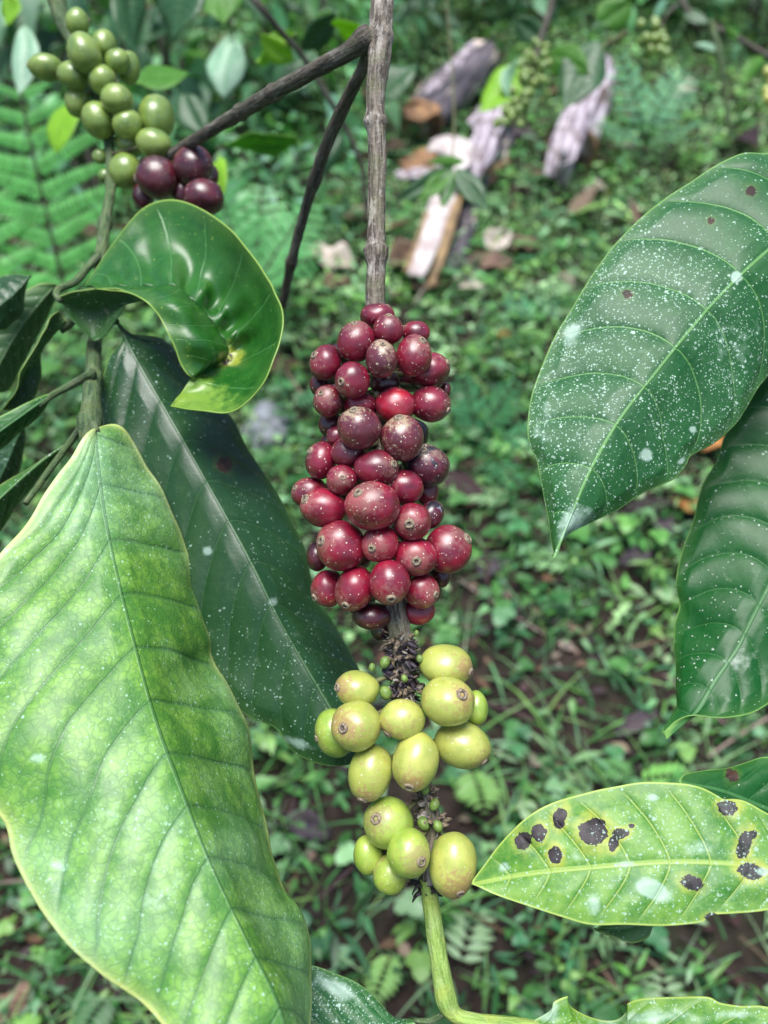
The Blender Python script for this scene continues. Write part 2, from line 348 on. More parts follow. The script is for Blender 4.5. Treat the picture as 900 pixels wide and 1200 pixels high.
def leaf(name, mid, left, right, mat, parent, d=(0.25, 0.25), dl=0.0, dr=0.0, sag=0.0, nveins=10, k=0.18, quilt=0.0012, wave=0.0015,
         spots=(), pales=(), nu=150, nv=56, thick=0.00035, label=None, cat=None, group=None, bowl=0.0, kr=None, vp=1.35):
    """one leaf blade: midrib and both margins traced as curves, its own depth along and across, quilted between the veins"""
    u = np.linspace(0, 1, nu)
    m = cr([p[:2] for p in mid], nu); l = cr([p[:2] for p in left], nu); r = cr([p[:2] for p in right], nu)
    dm = d[0] + (d[1] - d[0]) * u + sag * np.sin(np.pi * u)
    v = np.linspace(-1, 1, nv * 2 + 1)
    A = np.zeros((nu, len(v), 3)); av = np.abs(v)
    env = np.sin(np.pi * np.clip(u, 0.0, 1)) ** 0.6
    for j, vv in enumerate(v):
        e = l if vv < 0 else r
        A[:, j, :2] = m * (1 - av[j]) + e * av[j]
        off = dl if vv < 0 else dr
        A[:, j, 2] = dm + (off * av[j] + bowl * np.sin(np.pi * av[j])) * env
    PX = A[..., :2].copy()
    W = NPx(A)
    ua = u[:, None]; va = av[None, :]
    kk = np.where(v < 0, k, k if kr is None else kr)[None, :]
    tipu = (ua if k < 0 else 1 - ua); kk = kk * np.clip(tipu * 3.0 + .05, 0, 1)
    phase = nveins * (ua - kk * (va ** vp)) + 50.0
    dmid = np.linalg.norm(W - W[:, nv:nv + 1], axis=2)
    dedge = np.minimum(np.where(v[None, :] < 0, np.linalg.norm(W - W[:, :1], axis=2), np.linalg.norm(W - W[:, -1:], axis=2)), 1)
    fr = np.abs(np.sin(np.pi * (phase + 0.0)))
    hq = quilt * (fr ** 0.5) * np.clip(dmid / 0.006, 0, 1) * np.clip(dedge / 0.006, 0.0, 1)
    sd = random.random() * 50
    hw = wave * vnoise(W, 30, sd) * 2.2 * np.clip(va * 1.3, 0.15, 1) + wave * 0.5 * vnoise(W, 90, sd) * va ** 2
    N = gridnormals(W)
    W = W + N * (hq + hw - 0.0003 * np.exp(-(dmid / 0.0012) ** 2))[..., None]
    spot = np.full(PX.shape[:2], -1.0)
    for s in spots:
        x, y, rx, ry = s[:4]; a = R(s[4]) if len(s) > 4 else 0
        ex = ((PX[..., 0] - x) * math.cos(a) + (PX[..., 1] - y) * math.sin(a)) / rx
        ey = (-(PX[..., 0] - x) * math.sin(a) + (PX[..., 1] - y) * math.cos(a)) / ry
        spot = np.maximum(spot, 1 - np.hypot(ex, ey))
    pale = np.zeros(PX.shape[:2])
    for s in pales:
        x, y, rx, ry = s[:4]; a = R(s[4]) if len(s) > 4 else 0
        ex = ((PX[..., 0] - x) * math.cos(a) + (PX[..., 1] - y) * math.sin(a)) / rx
        ey = (-(PX[..., 0] - x) * math.sin(a) + (PX[..., 1] - y) * math.cos(a)) / ry
        pale = np.maximum(pale, np.clip(1.25 * (1 - np.hypot(ex, ey)), 0, 1) * (s[5] if len(s) > 5 else 1))
    F = gridfaces(nu, len(v))
    o = link(name, W.reshape(-1, 3), F, mat, parent, origin=W[0, nv],
             attrs=dict(phase=phase.ravel(), dmid=dmid.ravel(), dedge=dedge.ravel(), spot=spot.ravel(), pale=pale.ravel()))
    sm = o.modifiers.new('thickness', 'SOLIDIFY'); sm.thickness = thick; sm.offset = 0
    return tag(o, label, cat, group)

def simple_leaf(name, base, tip, width, mat, parent, d=(0.8, 0.8), bend=0.0, tilt=0.0, **kw):
    """leaf from base to tip (photo positions), width in photo units"""
    b = np.array(base, float); t = np.array(tip, float); ax = t - b; L = np.linalg.norm(ax); ax /= L
    nrm = np.array([-ax[1], ax[0]])
    mid = [b + ax * L * s + nrm * bend * math.sin(math.pi * s) for s in (0, .25, .5, .75, 1)]
    prof = [0.02, 0.62, 0.95, 1.0, 0.82, 0.45, 0.12, 0.0]; ss = [0, .15, .32, .48, .66, .83, .94, 1]
    lf = [b + ax * L * s + nrm * (bend * math.sin(math.pi * s) + width / 2 * w) for s, w in zip(ss, prof)]
    rt = [b + ax * L * s + nrm * (bend * math.sin(math.pi * s) - width / 2 * w) for s, w in zip(ss, prof)]
    kw.setdefault('nu', 36); kw.setdefault('nv', 8); kw.setdefault('quilt', 0.002); kw.setdefault('wave', 0.003)
    return leaf(name, mid, lf, rt, mat, parent, d=d, dl=tilt, dr=-tilt, **kw)

def tube_arrays(path, radii, seg=18, bumps=(), rough=0.05, step=0.0015, seed=0.0):
    """path: world points; returns verts, faces, tube attribute. bumps = (index along 0..1, width, amount)"""
    A = np.array([tuple(p) for p in path]); Rr = np.interp(np.linspace(0, 1, len(A)), np.linspace(0, 1, len(radii)), radii)
    B = np.hstack([A, Rr[:, None]])
    L = np.linalg.norm(np.diff(A, axis=0), axis=1).sum()
    n = max(8, int(L / step)); C = cr(B, n)
    pts, rad = C[:, :3], C[:, 3].copy(); s = np.linspace(0, 1, n)
    for c, w, a in bumps: rad *= 1 + a * np.exp(-((s - c) / w) ** 2)
    T = np.gradient(pts, axis=0); T /= np.linalg.norm(T, axis=1)[:, None]
    ref = np.array(FW); X = np.cross(T, ref); X /= np.linalg.norm(X, axis=1)[:, None] + 1e-9; Y = np.cross(T, X)
    a = np.linspace(0, 2 * np.pi, seg, endpoint=False)
    V = np.zeros((n, seg, 3)); TA = np.zeros((n, seg, 3)); Lc = s * L
    for i in range(n):
        for j in range(seg):
            nn = noise.noise(Vector((math.cos(a[j]) * 1.3 + seed, math.sin(a[j]) * 1.3, Lc[i] * 130)))
            n2 = noise.noise(Vector((math.cos(a[j]) * 4 + seed, math.sin(a[j]) * 4, Lc[i] * 500)))
            r = rad[i] * (1 + rough * nn * 1.6 + rough * n2 * 0.6)
            V[i, j] = pts[i] + r * (math.cos(a[j]) * X[i] + math.sin(a[j]) * Y[i])
            TA[i, j] = (math.cos(a[j]) * rad[i] * 1.0, Lc[i], math.sin(a[j]) * rad[i])
    F = [tuple(f) for f in gridfaces(n, seg, close=True)]
    V = list(map(tuple, V.reshape(-1, 3))); TA = list(map(tuple, TA.reshape(-1, 3)))
    V += [tuple(pts[0]), tuple(pts[-1])]; TA += [(0, 0, 0), (0, L, 0)]
    c0, c1 = len(V) - 2, len(V) - 1; o = (n - 1) * seg
    for j in range(seg):
        F.append((c0, (j + 1) % seg, j)); F.append((c1, o + j, o + (j + 1) % seg))
    return V, F, TA
def tube(name, path, radii, mat, parent, label=None, **kw):
    V, F, TA = tube_arrays(path, radii, **kw)
    me_o = link(name, V, F, mat, parent, origin=path[0])
    at = me_o.data.attributes.new('tube', 'FLOAT_VECTOR', 'POINT')
    at.data.foreach_set('vector', np.array([(t[0] * 1.0, t[1], t[2]) for t in TA], dtype=np.float32).ravel())
    return tag(me_o, label)
def pxpath(pts, d0=None):
    return [P(p[0], p[1], p[2] if len(p) > 2 else d0) for p in pts]

# ------------------------------------------------------------------ cherries
NSX, NSY = 36, 24
def cherry(parent, px, py, d, rx, ry, ang, mat, cal=None, stem_pt=None, label=None, seg=1.0, ring=True):
    """one coffee cherry: skin mesh, its calyx ring and stalk as sub-parts"""
    c = P(px, py, d); s = d / FPX
    ax, ay = rx * s, ry * s; az = (ax + ay) / 2 * random.uniform(0.92, 1.0)
    a = R(ang); ex = RT * math.cos(a) - UP * math.sin(a); ey = RT * math.sin(a) + UP * math.cos(a); ez = -FW
    if cal is not None:
        qx, qy = (cal[0] - px) / rx, -(cal[1] - py) / ry
        l = math.hypot(qx, qy)
        if l > 0.94: qx, qy = qx / l * 0.94, qy / l * 0.94
        w = RT * qx + UP * qy + ez * math.sqrt(max(0.0, 1 - qx * qx - qy * qy))
    else:
        th = random.uniform(0, 6.28); e = random.uniform(-0.5, 0.05)
        w = RT * math.cos(th) + UP * math.sin(th) + ez * e; w.normalize()
    w = Vector((w.dot(ex), w.dot(ey), w.dot(ez))).normalized()   # calyx direction in the ellipsoid's frame
    nx, ny = int(NSX * seg), int(NSY * seg)
    # sphere whose pole is the calyx
    q = Vector((0, 0, 1)).rotation_difference(w)
    V = []; cd = []; sd = random.uniform(0, 99)
    for i in range(ny + 1):
        ph = math.pi * i / ny
        for j in range(nx):
            th = 2 * math.pi * j / nx
            v = Vector((math.sin(ph) * math.cos(th), math.sin(ph) * math.sin(th), math.cos(ph)))
            f = 1 - 0.03 * math.exp(-(ph / 0.22) ** 2) - 0.03 * math.exp(-((math.pi - ph) / 0.3) ** 2)
            f *= 1 + 0.06 * noise.noise(v * 1.1 + Vector((sd, 0, 0))) + 0.014 * noise.noise(v * 3.2 + Vector((0, sd, 0)))
            f *= 1 - 0.010 * abs(math.cos(th + sd)) ** 8 * math.sin(ph)
            vv = q @ v * f
            V.append(c + ex * (vv.x * ax) + ey * (vv.y * ay) + ez * (vv.z * az)); cd.append(max(0.0, 1 - ph / 1.1))
    F = [tuple(f) for f in gridfaces(ny + 1, nx, close=True)]
    o = link('coffee_cherry', V, F, mat, parent, origin=c, attrs=dict(calyxd=np.array(cd)))
    if label: o['label'] = label
    wd = (ex * (w.x * ax) + ey * (w.y * ay) + ez * (w.z * az)) * 0.955
    nrm = (ex * (w.x / ax) + ey * (w.y / ay) + ez * (w.z / az)).normalized()
    if ring:
        rc = 0.00125 * random.uniform(0.8, 1.15) * (min(ax, ay) / 0.006)
        prof = [(0.0, 0.0), (0.35, 0.04), (0.5, 0.42), (0.72, 0.62), (0.95, 0.5), (1.12, 0.1), (1.25, -0.35)]
        X = nrm.orthogonal().normalized(); Y = nrm.cross(X); V = []; mi = []
        for r_, z_ in prof:
            for j in range(12):
                th = j * math.pi / 6
                k_ = 1 + 0.12 * noise.noise(Vector((math.cos(th) * 2 + sd, math.sin(th) * 2, r_)))
                V.append(c + wd + nrm * (rc * z_ * 0.75 * k_ + 0.0001) + (X * math.cos(th) + Y * math.sin(th)) * (r_ * rc * k_))
        F = gridfaces(len(prof), 12, close=True)
        mi = [1 if f < 24 else 0 for f in range(len(F))]
        link('calyx', V, [tuple(f) for f in F], None, o, origin=c + wd, mats=[M['calyx'], M['calyx_dark']], midx=mi)
    if stem_pt is not None:
        a_ = c - wd * 0.2
        dirn = (stem_pt - c)
        if dirn.length > 0.003:
            start = c + dirn.normalized() * min(ax, ay) * 0.85
            V, F, TA = tube_arrays([start, start.lerp(stem_pt, 0.5), stem_pt], [0.0011, 0.0008, 0.0009], seg=7, step=0.0015)
            link('stalk', V, F, M['stalk'], o, origin=start)
    return o

def layout(lst, d0, axis, iters=160, tight=0.93):
    """give every cherry a depth so that no two pass through each other; lst rows = x,y,rx,ry,layer(mm towards the viewer)"""
    D = [d0 - b[4] / 1000.0 for b in lst]
    rad = [(b[2] + b[3]) / 2 * d0 / FPX for b in lst]
    for _ in range(iters):
        moved = False
        for i in range(len(lst)):
            for j in range(i):
                dx = (lst[i][0] - lst[j][0]) * d0 / FPX; dy = (lst[i][1] - lst[j][1]) * d0 / FPX
                need = (rad[i] + rad[j]) * tight * .97; h = math.hypot(dx, dy)
                if h >= need: continue
                gap = math.sqrt(need * need - h * h); cur = D[i] - D[j]
                if abs(cur) < gap:
                    s = 1 if cur >= 0 else -1
                    mv = (gap - abs(cur)) * 0.25
                    D[i] += s * mv; D[j] -= s * mv; moved = True
        # stay close to the wished layer
        for i in range(len(lst)): D[i] += ((d0 - lst[i][4] / 1000.0) - D[i]) * 0.02
        if not moved: break
    return D

def z2(x, y, rx, ry): return (320 + x * .2889, 340 + y * .2889, rx * .2889, ry * .2889)
def z3(x, y, rx, ry): return (320 + x * .2889, 560 + y * .2889, rx * .2889, ry * .2889)
def z4(x, y, rx, ry): return (340 + x * .2889, 740 + y * .2889, rx * .2889, ry * .2889)
def z1(x, y, rx, ry): return (x * .3778, y * .3778, rx * .3778, ry * .3778)
# (shape, layer mm, angle, material, calyx in the same zoomed frame or None)
RED = [
 (z2, 425, 105, 68, 50, 3, 0, 'red', None), (z2, 468, 160, 60, 58, 9, 0, 'red', (470, 108)), (z2, 338, 210, 76, 80, 8, 20, 'red', (330, 140)),
 (z2, 580, 172, 56, 44, 3, 0, 'red', None), (z2, 572, 265, 70, 82, 9, 0, 'red', (606, 212)), (z2, 440, 280, 62, 75, 13, 0, 'dusty', (446, 228)),
 (z2, 636, 325, 80, 68, 4, -25, 'red', (712, 300)), (z2, 215, 295, 63, 72, 5, 15, 'red', (168, 268)), (z2, 322, 365, 68, 72, 12, 0, 'red', (278, 380)),
 (z2, 185, 385, 36, 42, -2, 0, 'maroon', None), (z2, 222, 450, 58, 65, 6, 0, 'red', (196, 424)), (z2, 640, 462, 78, 70, 5, 10, 'red', (712, 492)),
 (z2, 497, 470, 80, 72, 8, 0, 'bright_red', None), (z2, 355, 465, 65, 50, 5, 0, 'red', None), (z2, 232, 545, 46, 52, -1, 0, 'maroon', None),
 (z2, 350, 560, 86, 84, 11, 30, 'dusty', (330, 492)), (z2, 522, 600, 86, 88, 10, 0, 'dusty', (510, 520)), (z2, 255, 592, 38, 40, 1, 0, 'red', None),
 (z2, 620, 710, 94, 82, 6, 15, 'patched', (608, 652)), (z2, 195, 692, 60, 73, 5, 10, 'red', (150, 650)), (z2, 305, 660, 68, 62, 11, 0, 'red', (300, 610)),
 (z2, 418, 722, 90, 70, 10, 0, 'red', (492, 708)), (z2, 280, 770, 62, 60, 12, 0, 'red', (286, 762)), (z2, 530, 800, 78, 70, 9, 10, 'red', (464, 796)),
 (z2, 148, 820, 72, 60, 3, -15, 'red', (90, 800)), (z3, 205, 122, 92, 76, 8, 10, 'ripe', (132, 88)), (z3, 403, 112, 108, 96, 13, 0, 'ripe', (345, 62)),
 (z3, 565, 178, 76, 73, 12, 0, 'ripe', (550, 186)), (z3, 640, 150, 48, 60, 3, 30, 'patched', None), (z3, 275, 275, 96, 98, 10, 0, 'ripe', (198, 252)),
 (z3, 433, 268, 75, 72, 14, 0, 'ripe', (400, 284)), (z3, 578, 320, 86, 76, 11, 10, 'ripe', (578, 334)), (z3, 710, 292, 93, 96, 5, 0, 'ripe', (788, 244)),
 (z3, 222, 447, 66, 74, 5, 0, 'ripe', (170, 485)), (z3, 330, 450, 75, 90, 9, 15, 'ripe', (298, 512)), (z3, 472, 425, 80, 88, 13, -10, 'ripe', (478, 486)),
 (z3, 605, 458, 68, 70, 7, 0, 'ripe', (660, 470)), (z3, 400, 560, 75, 55, 2, 0, 'maroon', None), (z3, 590, 540, 66, 54, 1, 0, 'ripe', None),
 (z3, 625, 55, 45, 56, 0, 0, 'red', None), (z3, 682, 395, 38, 48, 0, 0, 'maroon', None), (z3, 178, 318, 42, 60, 0, 0, 'maroon', None),
 (z3, 440, 600, 45, 60, -2, 0, 'maroon', None), (z2, 455, 375, 60, 50, 0, 0, 'maroon', None), (z2, 700, 405, 20, 30, -3, 0, 'maroon', None),
]
YEL = [
 (z4, 632, 135, 106, 80, 4, 8, 'yellow', (732, 156)), (z4, 640, 283, 107, 95, 9, 10, 'yellow', (693, 238)), (z4, 755, 310, 46, 68, 0, 0, 'lime', None),
 (z4, 700, 460, 110, 88, 5, 18, 'yellow', (792, 520)), (z4, 455, 355, 88, 78, 11, 0, 'yellow', (394, 410)), (z4, 272, 232, 86, 70, 4, 10, 'yellow', (192, 222)),
 (z4, 268, 383, 98, 97, 10, 0, 'yellow', (217, 370)), (z4, 180, 410, 75, 95, 2, -10, 'lime', (107, 432)), (z4, 325, 572, 84, 112, 8, 12, 'yellow', (298, 672)),
 (z4, 508, 528, 90, 116, 12, 12, 'yellow', (485, 608)), (z4, 398, 775, 100, 97, 8, 20, 'lime', (348, 732)), (z4, 480, 898, 85, 93, 12, 10, 'lime', (530, 905)),
 (z4, 315, 905, 58, 76, 3, 0, 'lime', None), (z4, 405, 985, 66, 76, 4, 0, 'lime', None), (z4, 660, 945, 94, 126, 8, 4, 'yellow', (686, 1034)),
]
GRN = [
 (z1, 240, 68, 35, 40, 3, 0), (z1, 263, 165, 48, 60, 8, -25), (z1, 322, 138, 37, 42, 6, 0), (z1, 142, 210, 52, 38, 3, 5), (z1, 227, 235, 46, 40, 8, 10),
 (z1, 318, 247, 42, 42, 10, 0), (z1, 365, 190, 38, 35, 8, 0), (z1, 398, 210, 35, 48, 0, 0), (z1, 363, 308, 50, 42, 11, 10), (z1, 240, 312, 35, 50, -2, 0),
 (z1, 305, 373, 48, 54, 7, -20), (z1, 395, 385, 45, 45, 10, 0), (z1, 485, 365, 55, 66, 4, 0), (z1, 478, 445, 54, 43, 9, 15), (z1, 390, 530, 48, 52, 5, 0),
 (z1, 310, 485, 22, 22, 1, 0), (z1, 325, 545, 20, 20, 1, 0), (z1, 405, 440, 42, 45, 0, 0),
]
DRK = [(z1, 490, 552, 66, 62, 4, 30), (z1, 600, 515, 60, 60, 5, 0), (z1, 632, 612, 62, 52, 7, 10), (z1, 445, 608, 33, 40, 0, 0), (z1, 570, 598, 34, 42, 0, 0), (z1, 655, 545, 22, 32, 0, 0)]

# ================================================================== THE MAIN HANGING BRANCH
DM = 0.280
main = empty('coffee_branch', P(447, -30, DM + 0.01), 'hanging woody coffee branch with a dense bunch of ripe red cherries above pale yellow ones', 'coffee branch', 'fruiting coffee branches')
SPINE = [(450, -40, .292), (445, 55, .290), (440, 120, .289), (442, 180, .288), (441, 250, .287), (441, 310, .286), (440, 365, .285), (446, 450, .284),
         (450, 560, .284), (455, 650, .282), (463, 712, .281), (470, 750, .281), (474, 800, .281), (482, 860, .281), (496, 920, .281), (505, 962, .281), (503, 1035, .281)]
spine_w = pxpath(SPINE)
rpx = [13, 14, 11.5, 11, 10.5, 11, 11.5, 10, 9, 10, 12.5, 12, 10, 8.5, 8, 8.5, 9.5]
tube('stem', spine_w, [r * .284 / 1000 for r in rpx], M['bark'], main, seg=30, step=0.0008, rough=0.07,
     bumps=[(0.082, 0.006, .22), (0.178, 0.007, .30), (0.325, 0.008, .38), (0.318, 0.003, .2), (0.70, 0.02, .1), (0.875, 0.008, .35), (0.925, 0.01, .3)])
tube('green_shoot', pxpath([(502, 1030, .281), (505, 1060, .281), (511, 1100, .280), (517, 1140, .279), (523, 1172, .278), (535, 1190, .277), (558, 1196, .275), (600, 1200, .272), (640, 1206, .27)]),
     [r * .28 / 1000 for r in (9.5, 10, 10.5, 11, 12.5, 9, 8, 7.5, 7)], M['green_bark'], main, seg=24, step=0.001, rough=0.04, label='fresh green lower end of the branch, bent to the right')
tube('side_twig', pxpath([(436, 42, .290), (405, 62, .294), (380, 76, .30), (350, 92, .31), (320, 109, .322), (275, 136, .35), (240, 157, .37), (212, 174, .39), (185, 190, .40)]),
     [r * .31 / 1000 for r in (12, 10, 9.5, 9, 9.5, 9, 8.5, 8, 7)], M['bark_dark'], main, seg=18, step=0.0015, rough=0.08, bumps=[(0.33, 0.01, .25), (0.52, .012, .3), (0.02, .02, .25)])
tube('side_twig', pxpath([(438, 50, .292), (420, 90, .305), (400, 130, .32), (382, 172, .335), (372, 200, .345), (358, 245, .36), (342, 305, .38), (331, 358, .40)]),
     [r * .33 / 1000 for r in (7, 7, 7.5, 7.2, 7.5, 6.5, 6.5, 6)], M['bark_dark'], main, seg=14, step=0.002, rough=0.08, bumps=[(0.5, 0.02, .2), (.82, .02, .3)])

def nearest_spine(p, pts):
    best = None
    for a, b in zip(pts[:-1], pts[1:]):
        ab = b - a; t = max(0, min(1, (p - a).dot(ab) / ab.length_squared)); q = a + ab * t
        if best is None or (q - p).length < (best - p).length: best = q
    return best
def bunch(parent, rows, d0, pts, mats=None, seg=1.0, green=False, labels=True):
    rr = []
    for b in rows: x, y, rx, ry = b[0](*b[1:5]); rr.append((x, y, rx * 1.05, ry * 1.05, b[5]))
    D = layout(rr, d0, None)
    for b, q, dd in zip(rows, rr, D):
        cal = None
        if len(b) > 8 and b[8] is not None: cal = b[0](b[8][0], b[8][1], 0, 0)[:2]
        mt = M[b[7]] if len(b) > 7 else M[mats]
        lb = {'dusty': 'cherry with brown scurfy skin', 'patched': 'cherry with a black rotten patch', 'bright_red': 'bright red cherry',
              'yellow': 'unripe yellow cherry', 'lime': 'unripe yellow-green cherry', 'maroon': 'dark maroon cherry'}.get(b[7] if len(b) > 7 else mats)
        c = P(q[0], q[1], dd); sp = nearest_spine(c + (UP * 0.004), pts)
        cherry(parent, q[0], q[1], dd, q[2], q[3], b[6], mt, cal, sp, lb, seg)
bunch(main, RED, DM + 0.003, spine_w)
bunch(main, YEL, DM + 0.001, spine_w)
# a few cherries on the far side of the bunch, dimly seen through the gaps
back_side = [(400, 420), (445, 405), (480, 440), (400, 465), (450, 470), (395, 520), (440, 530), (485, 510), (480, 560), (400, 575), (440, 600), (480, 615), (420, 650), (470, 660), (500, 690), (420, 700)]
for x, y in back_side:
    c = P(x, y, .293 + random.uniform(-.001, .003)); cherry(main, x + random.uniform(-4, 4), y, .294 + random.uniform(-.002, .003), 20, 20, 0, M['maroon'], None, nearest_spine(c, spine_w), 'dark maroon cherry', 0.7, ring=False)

# dried flower remains and buds on the bare nodes
def scraps(name, p0, p1, r0, n, mat, parent, size=0.003, spread=0.004, seed=0, label=None):
    rs = random.Random(seed); V = []; F = []
    for _ in range(n):
        t = rs.random(); a = p0.lerp(p1, t)
        th = rs.uniform(0, 6.28); out = (RT * math.cos(th) - FW * math.sin(th)).normalized()
        dirn = (out + UP * rs.uniform(-.9, .7) + RT * rs.uniform(-.5, .5)).normalized()
        s = a + out * r0 * rs.uniform(.7, 1.15); L = size * rs.uniform(.4, 1.4); w = L * rs.uniform(.10, .35)
        side = dirn.cross(out + Vector((0.1, .2, .3))).normalized(); nn = dirn.cross(side)
        curl = rs.uniform(-.7, .7)
        b = len(V); K = 5
        for i in range(K):
            u_ = i / (K - 1); c = s + dirn * (L * u_) + nn * (curl * L * u_ * u_) + side * (rs.uniform(-.08, .08) * L)
            ww = w * (0.6 + 0.8 * math.sin(math.pi * min(1, u_ * .9 + .1)))
            for k in range(4):
                aa = k * math.pi / 2 + u_ * curl * 2
                V.append(c + side * (ww * math.cos(aa)) + nn * (ww * 0.45 * math.sin(aa)))
        for i in range(K - 1):
            for k in range(4): F.append((b + i * 4 + k, b + i * 4 + (k + 1) % 4, b + i * 4 + 4 + (k + 1) % 4, b + i * 4 + 4 + k))
        F.append((b + 3, b + 2, b + 1, b)); e = b + (K - 1) * 4; F.append((e, e + 1, e + 2, e + 3))
    return tag(link(name, V, F, mat, parent), label)
a, b = P(467, 742, .281), P(474, 818, .281)
scraps('dried_flowers', a, b, .0026, 110, M['scrap'], main, .0034, seed=1)
scraps('dried_flowers', a, b, .0026, 150, M['scrap_dark'], main, .0034, seed=2, label='blackened flower remains')
scraps('dried_flowers', a, b, .0032, 60, M['scrap_pale'], main, .0022, seed=3, label='pale dried flower remains')
a, b = P(497, 915, .281), P(505, 985, .281)
scraps('dried_flowers', a, b, .0024, 60, M['scrap'], main, .0038, seed=4)
scraps('dried_flowers', a, b, .0024, 22, M['scrap_pale'], main, .003, seed=5)
scraps('dried_flowers', P(500, 1028, .281), P(502, 1048, .281), .0026, 40, M['scrap_dark'], main, .0035, seed=6)
for i, (x, y, r_) in enumerate([(452, 812, 7), (451, 776, 6), (436, 782, 4), (492, 772, 4), (488, 742, 3), (474, 795, 4), (496, 965, 7), (513, 968, 6), (509, 943, 6), (499, 925, 5), (512, 990, 5)]):
    o = cherry(main, x, y, .276, r_, r_ * 1.25, random.uniform(-30, 30), M['bud'], (x + 2, y - 4), None, None, .45, ring=(i in (6, 8))); o.name = 'bud'

# ================================================================== LEFT BRANCH (green shoot with leaves)
left = empty('coffee_branch', P(64, -20, .42), 'slender green coffee branch at left with small green cherries and a curled leaf', 'coffee branch', 'fruiting coffee branches')
LS = [(62, -20, .42), (72, 20, .42), (92, 60, .415), (112, 110, .41), (126, 160, .405), (130, 215, .40), (124, 255, .38), (119, 295, .36), (115, 340, .360), (111, 395, .352), (108, 450, .322), (106, 490, .305), (104, 520, .30)]
ls_w = pxpath(LS)
tube('stem', ls_w, [r * .38 / 1000 for r in (13, 11, 8.5, 6.5, 6, 6, 6.2, 7, 6.3, 7.5, 8.2, 10, 8)], M['green_twig'], left, seg=18, step=0.0015, rough=0.06,
     bumps=[(0.52, 0.01, .35), (0.40, .01, .3), (0.87, 0.012, .3), (0.97, 0.015, .25), (0.69, .015, .25)])
bunch(left, GRN, .405, ls_w, 'green', seg=0.8)
sub = pxpath([(212, 174, .39), (200, 190, .398), (190, 210, .40)])
bunch(main, DRK, .395, sub + pxpath([(235, 215, .40)]), 'maroon', seg=0.8)
def petiole(parent, pts, r0, r1, mat='green_twig', **kw):
    w = pxpath(pts); dm = sum(p[2] for p in pts) / len(pts)
    return tube('leaf_stalk', w, [r0 * dm / 1000, r1 * dm / 1000], M[mat], parent, seg=12, step=0.0015, rough=.04, **kw)

# the big pale leaf in the foreground
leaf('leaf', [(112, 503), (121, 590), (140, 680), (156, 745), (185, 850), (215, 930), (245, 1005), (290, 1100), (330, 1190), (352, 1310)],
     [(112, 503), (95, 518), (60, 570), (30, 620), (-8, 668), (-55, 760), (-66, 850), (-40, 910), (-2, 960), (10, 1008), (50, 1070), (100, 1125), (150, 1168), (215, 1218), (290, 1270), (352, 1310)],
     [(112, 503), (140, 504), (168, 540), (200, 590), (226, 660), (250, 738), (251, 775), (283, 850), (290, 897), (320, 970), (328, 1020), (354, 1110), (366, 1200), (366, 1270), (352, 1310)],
     M['leaf_bright'], left, d=(.296, .215), dl=-.010, dr=.056, sag=-.012, nveins=13, k=.27, kr=.07, vp=1.15, quilt=.0010, wave=.0022, nu=260, nv=80, bowl=-.003, label='largest leaf, pale green with a yellow rim and dust specks and a painted sky sheen',
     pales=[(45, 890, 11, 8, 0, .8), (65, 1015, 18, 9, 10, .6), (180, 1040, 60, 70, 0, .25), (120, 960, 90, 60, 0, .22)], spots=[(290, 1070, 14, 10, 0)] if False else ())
# dark leaf behind
leaf('leaf', [(136, 376), (165, 430), (200, 490), (240, 560), (290, 650), (330, 730), (370, 800), (400, 850), (428, 893)],
     [(136, 376), (148, 398), (128, 425), (119, 470), (128, 540), (150, 620), (185, 700), (230, 780), (285, 835), (322, 852), (345, 882), (385, 897), (428, 893)],
     [(136, 376), (155, 393), (195, 403), (230, 450), (270, 486), (290, 520), (322, 572), (350, 640), (366, 692), (398, 740), (425, 790), (440, 850), (428, 893)],
     M['leaf_dark'], left, d=(.335, .292), dl=.006, dr=.030, sag=-.004, nveins=11, k=.20, kr=.14, quilt=.0012, nu=220, nv=64,
     spots=[(262, 545, 10, 9)], pales=[(318, 706, 9, 7), (244, 646, 7, 7), (350, 870, 26, 9, 20, .8)], label='dark bluish green leaf hanging behind the pale one')
petiole(left, [(113, 352, .343), (124, 362, .338), (137, 378, .335)], 5, 3.5)
petiole(left, [(107, 492, .305), (110, 498, .30), (113, 506, .296)], 6, 4)

# curled leaf: far lobe, folded near strip and the pocket at its base, one blade
def Z5(pts): return [(60 + p[0] / 3, 220 + p[1] / 3, p[2]) for p in pts]
def patch(rows, nu, nv, wr=None):
    """surface through several row curves (each a list of (px,py,d))"""
    C = np.stack([cr(r, nu) for r in rows], axis=1)            # nu, nrows, 3
    out = np.stack([cr(C[i], nv) for i in range(nu)], axis=0)
    W = NPx(out)
    W = W + gridnormals(W) * (0.0007 * vnoise(W, 45, 3.0) + 0.0004 * vnoise(W, 130, 8.0))[..., None]
    if wr is not None:
        N = gridnormals(W); u = np.linspace(0, 1, nu)[:, None]; v = np.linspace(0, 1, nv)[None, :]
        W = W + N * wr(u, v)[..., None]
    return W
inner = Z5([(120, 352, .333), (330, 345, .328), (440, 350, .326), (500, 400, .327), (550, 450, .329), (600, 520, .330), (625, 575, .330), (590, 612, .326), (500, 665, .316), (420, 768, .306)])
outer = Z5([(120, 345, .338), (185, 250, .346), (300, 90, .346), (400, 42, .342), (505, 62, .336), (625, 140, .326), (725, 262, .316), (800, 400, .306), (817, 500, .300), (765, 655, .296), (700, 742, .298), (620, 792, .300), (500, 778, .302), (420, 768, .306)])
ia, oa = cr(inner, 60), cr(outer, 60)
def mixrow(t, bow): 
    m_ = ia * (1 - t) + oa * t; m_[:, 2] += bow * np.sin(np.linspace(0, np.pi, 60)); return [tuple(p) for p in m_]
